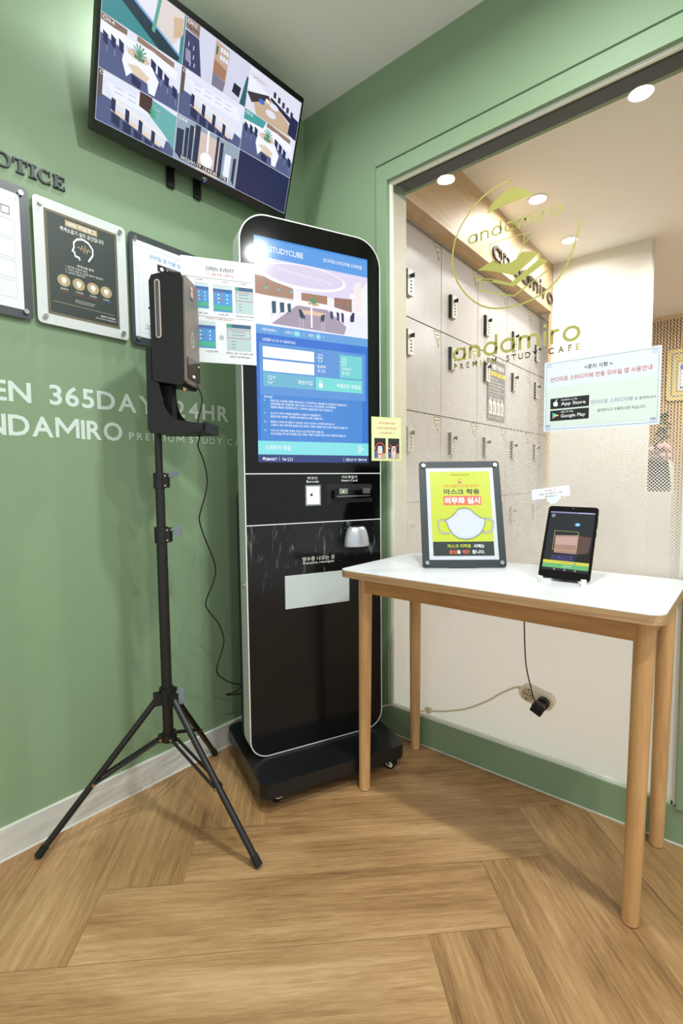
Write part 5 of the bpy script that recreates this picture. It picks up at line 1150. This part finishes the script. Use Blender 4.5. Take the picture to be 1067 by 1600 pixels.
# lockers
LX = .262; CY = [.277, .697, 1.117, 1.542, 1.968, 2.39]; RZ = [2.150, 1.730, 1.312, .886, .460]; LKZ = [1.875, 1.613, 1.177, .75]
bm = bmesh.new(); box(bm, (.031, .125, 2.1505), (LX+.003, 2.40, 2.1610)); tag(obj('locker_top_rail', bm, m_locker, smooth=False), 'thin grey rail above the top row of locker doors', 'rail')
bm = bmesh.new(); box(bm, (.031, .2745, .0), (LX-.01, 2.40, .459)); tag(obj('locker_plinth', bm, m_locker, smooth=False), 'plain grey plinth under the lowest row of lockers', 'plinth')
bm = bmesh.new(); box(bm, (.031, .125, .0), (LX, .274, 2.1500)); tag(obj('filler_panel', bm, m_locker, smooth=False), 'narrow grey filler panel between the window wall and the first lockers', 'panel')
rown = ['top row', 'second row', 'third row', 'lowest row']; coln = ['first column from the window', 'second column from the window', 'middle column', 'fourth column from the window', 'column nearest the white wall']
m_lock = P('lock_silver', (206, 202, 196), .35, .25)
def locker(w_, h_, lz):
    t_ = thing('locker', 'x', 'locker', (LX, 0, 0))
    bm = bmesh.new(); box(bm, (-.228, .0015, .0015), (-.016, w_-.0015, h_-.0015)); obj('carcass', bm, m_dark, t_, smooth=False)
    bm = bmesh.new(); box(bm, (-.016, .0025, .0028), (0, w_-.0025, h_-.0028)); bevel(bm, .0012, 1); dr_ = obj('door', bm, m_locker, t_)
    bm = bmesh.new(); box(bm, (0, .086, lz-.056), (.018, .134, lz+.056)); bevel(bm, .008, 3); lk = obj('dial_lock', bm, m_lock, t_)
    bm = bmesh.new(); box(bm, (-.001, .080, lz-.058), (.011, .0875, lz+.058)); bevel(bm, .003, 2); obj('lock_housing', bm, m_black, lk)
    bm = bmesh.new(); cyl(bm, (.016, .112, lz+.030), (.027, .112, lz+.030), .008, seg=18); obj('knob', bm, m_black, lk)
    bm = bmesh.new(); box(bm, (.026, .109, lz+.021), (.036, .115, lz+.039)); bevel(bm, .002, 1); obj('knob_grip', bm, m_black, lk)
    bm = bmesh.new()
    for k in range(4): box(bm, (.0175, .106, lz+.004-.015*k), (.0188, .118, lz+.010-.015*k))
    tag(obj('number_dials', bm, m_dark, lk, smooth=False), kind='stuff')
    c_ = Canvas(); y1 = w_-.008; y0 = y1-.070; z1 = h_-.008; z0 = z1-.078
    c_.poly([(y0, z1), (y1, z1-.0), (y1-.018, z0)], (44, 40, 26), 1); c_.poly([(y0+.007, z1-.004), (y1-.004, z1-.004), (y1-.019, z0+.012)], (224, 216, 186), 2); c_.stroke([(y0+.02, z1-.016), (y1-.012, z1-.016)], .006, (96, 84, 52), 3)
    c_.text('%d' % 30, y1-.034, z1-.045, .018, (60, 56, 40), l=3, w=.018, bold=.02)
    c_.build('number_sticker', m_lamin, t_, plane_mat((0.0003, 0, 0), (0, 1, 0), (0, 0, 1)))
    return t_
for r_ in range(4):
    for k in range(5):
        w_ = CY[k+1]-CY[k]; h_ = RZ[r_]-RZ[r_+1]
        t_ = locker(w_, h_, LKZ[r_]-RZ[r_+1]); t_.location = (LX, CY[k], RZ[r_+1])
        t_['label'] = 'grey locker with dial lock, %s, %s' % (rown[r_], coln[k]); t_['group'] = 'grey lockers behind the glass'
# poster on the lockers
lp = thing('locker_poster', 'dark grey instruction poster with a yellow bar stuck on the lockers', 'poster', mat=plane_mat((LX+.0035, 1.250, 1.343), (0, 1, 0), (0, 0, 1)))
bm = bmesh.new(); prism(bm, q(0, 0, .262, .362), -.001, 0, 'XY'); obj('sheet', bm, P('poster_grey', (112, 110, 108), .4), lp, smooth=False)
c = Canvas(lambda u, v: (u*.262, (1-v)*.362)); ft(c, '사물함 이용안내', .2, .16, .7, .09, (232, 232, 230), .02); c.rect(0, .20, 1, .26, (214, 196, 70), 1); ft(c, '꼭 읽어주세요', .1, .248, .8, .035, (120, 60, 40), .01)
for k in range(7): ft(c, '사물함 비밀번호 설정방법 안내', .08, .33+.052*k, (.5, .8, .86, .7, .86, .6, .8)[k], .024, (220, 220, 218), .008)
for k in range(4): c.rect(.08+.22*k, .68, .26+.22*k, .90, (214, 212, 210), 1); c.disc(.17+.22*k, .655, .03, .02, (240, 240, 240), 2, 12); c.rect(.12+.22*k, .74, .17+.22*k, .86, (150, 120, 104), 2)
ft(c, '문의사항은 관리자에게 연락주세요', .06, .96, .8, .022, (220, 220, 218), .006)
c.build('print', m_paper, lp, Matrix.Translation((0, 0, .0001)))
# slatted oak wall at the back
sw = thing('slatted_wall', 'oak slatted wall panel at the far end of the cafe', 'wall panel', (1.6, Y1F, 0))
bm = bmesh.new()
for i in range(66):
    x = -1.28 + i*.0258; box(bm, (x, .004, 0), (x+.0145, .028, CEIL-.035))
obj('slats', bm, m_slat, sw, smooth=False)
bm = bmesh.new(); box(bm, (-1.3, -.026, CEIL-.035), (.42, .028, CEIL-.0005)); obj('top_rail', bm, m_slat, sw, smooth=False)
gb = thing('gold_board', 'gold framed board with blue corner pattern on the slatted wall', 'board', mat=plane_mat((.815, 4.030, 1.70), (1, 0, 0), (0, 0, 1)))
bm = bmesh.new(); prism(bm, rrect(0, 0, .40, .47, .03, 6), -.001, .012, 'XY'); obj('board', bm, P('gold_yellow', (224, 200, 122), .45), gb)
c = Canvas(); c.frame(.04, .04, .36, .43, .010, (120, 128, 140), 1, r=.02); c.frame(.08, .08, .32, .36, .008, (150, 140, 130), 1); c.rect(.095, .095, .305, .335, (240, 240, 244), 2); c.rect(.105, .28, .145, .325, (80, 110, 180), 3); c.rect(.105, .105, .15, .125, (80, 110, 180), 3); c.rect(.105, .12, .110, .3, (110, 130, 180), 3); c.text('안내', .06, .385, .02, (120, 110, 80))
c.build('print', m_paper, gb, Matrix.Translation((0, 0, .0125)))
# flower pillar next to it
fp = thing('flower_arrangement', 'pink flowers and trailing leaves on a dark pedestal by the slatted wall', 'flowers', (.80, 3.72, 0))
bm = bmesh.new(); box(bm, (-.13, -.13, .0), (.13, .13, .86)); bevel(bm, .006, 2); ped = obj('plinth', bm, m_white_pl, fp)
bm = bmesh.new(); lathe(bm, [(.10, .86), (.115, .90), (.115, 1.12), (.10, 1.14)], 28); obj('dark_pot', bm, m_black, fp)
bm = bmesh.new()
for i in range(46):
    a_ = random.uniform(0, 2*PI); r_ = random.uniform(0, .10); z = 1.16+random.uniform(0, .11)
    bmesh.ops.create_icosphere(bm, subdivisions=1, radius=random.uniform(.018, .032), matrix=Matrix.Translation((r_*math.cos(a_), r_*math.sin(a_), z)))
tag(obj('blossoms', bm, P('pale_pink_blossom', (224, 186, 190), .7), fp), kind='stuff')
bm = bmesh.new()
for i in range(190):
    t_ = random.uniform(0, 1); cx_ = random.uniform(-.03, .05)+.04*t_; cy2 = random.uniform(-.06, .04); z = 1.20+.36*t_; s_ = random.uniform(.02, .04); a_ = random.uniform(0, 2*PI); b_ = random.uniform(-1, 1)
    d1 = Vector((math.cos(a_), math.sin(a_), b_)).normalized()*s_; d2 = d1.cross(Vector((.3, .5, .9))).normalized()*s_*.45; o_ = Vector((cx_, cy2, z))
    bm.faces.new([bm.verts.new(o_), bm.verts.new(o_+d1*.5+d2), bm.verts.new(o_+d1), bm.verts.new(o_+d1*.5-d2)])
tag(obj('leaves', bm, P('dark_leaf', (70, 104, 62), .6), fp, smooth=False), kind='stuff')
bm = bmesh.new(); prism(bm, [(.10, 1.14), (.135, 1.12), (.15, .90), (.14, .82), (.125, .92)], -.132, -.128); obj('ribbon', bm, P('cream_ribbon', (232, 228, 206), .5), fp, smooth=False)
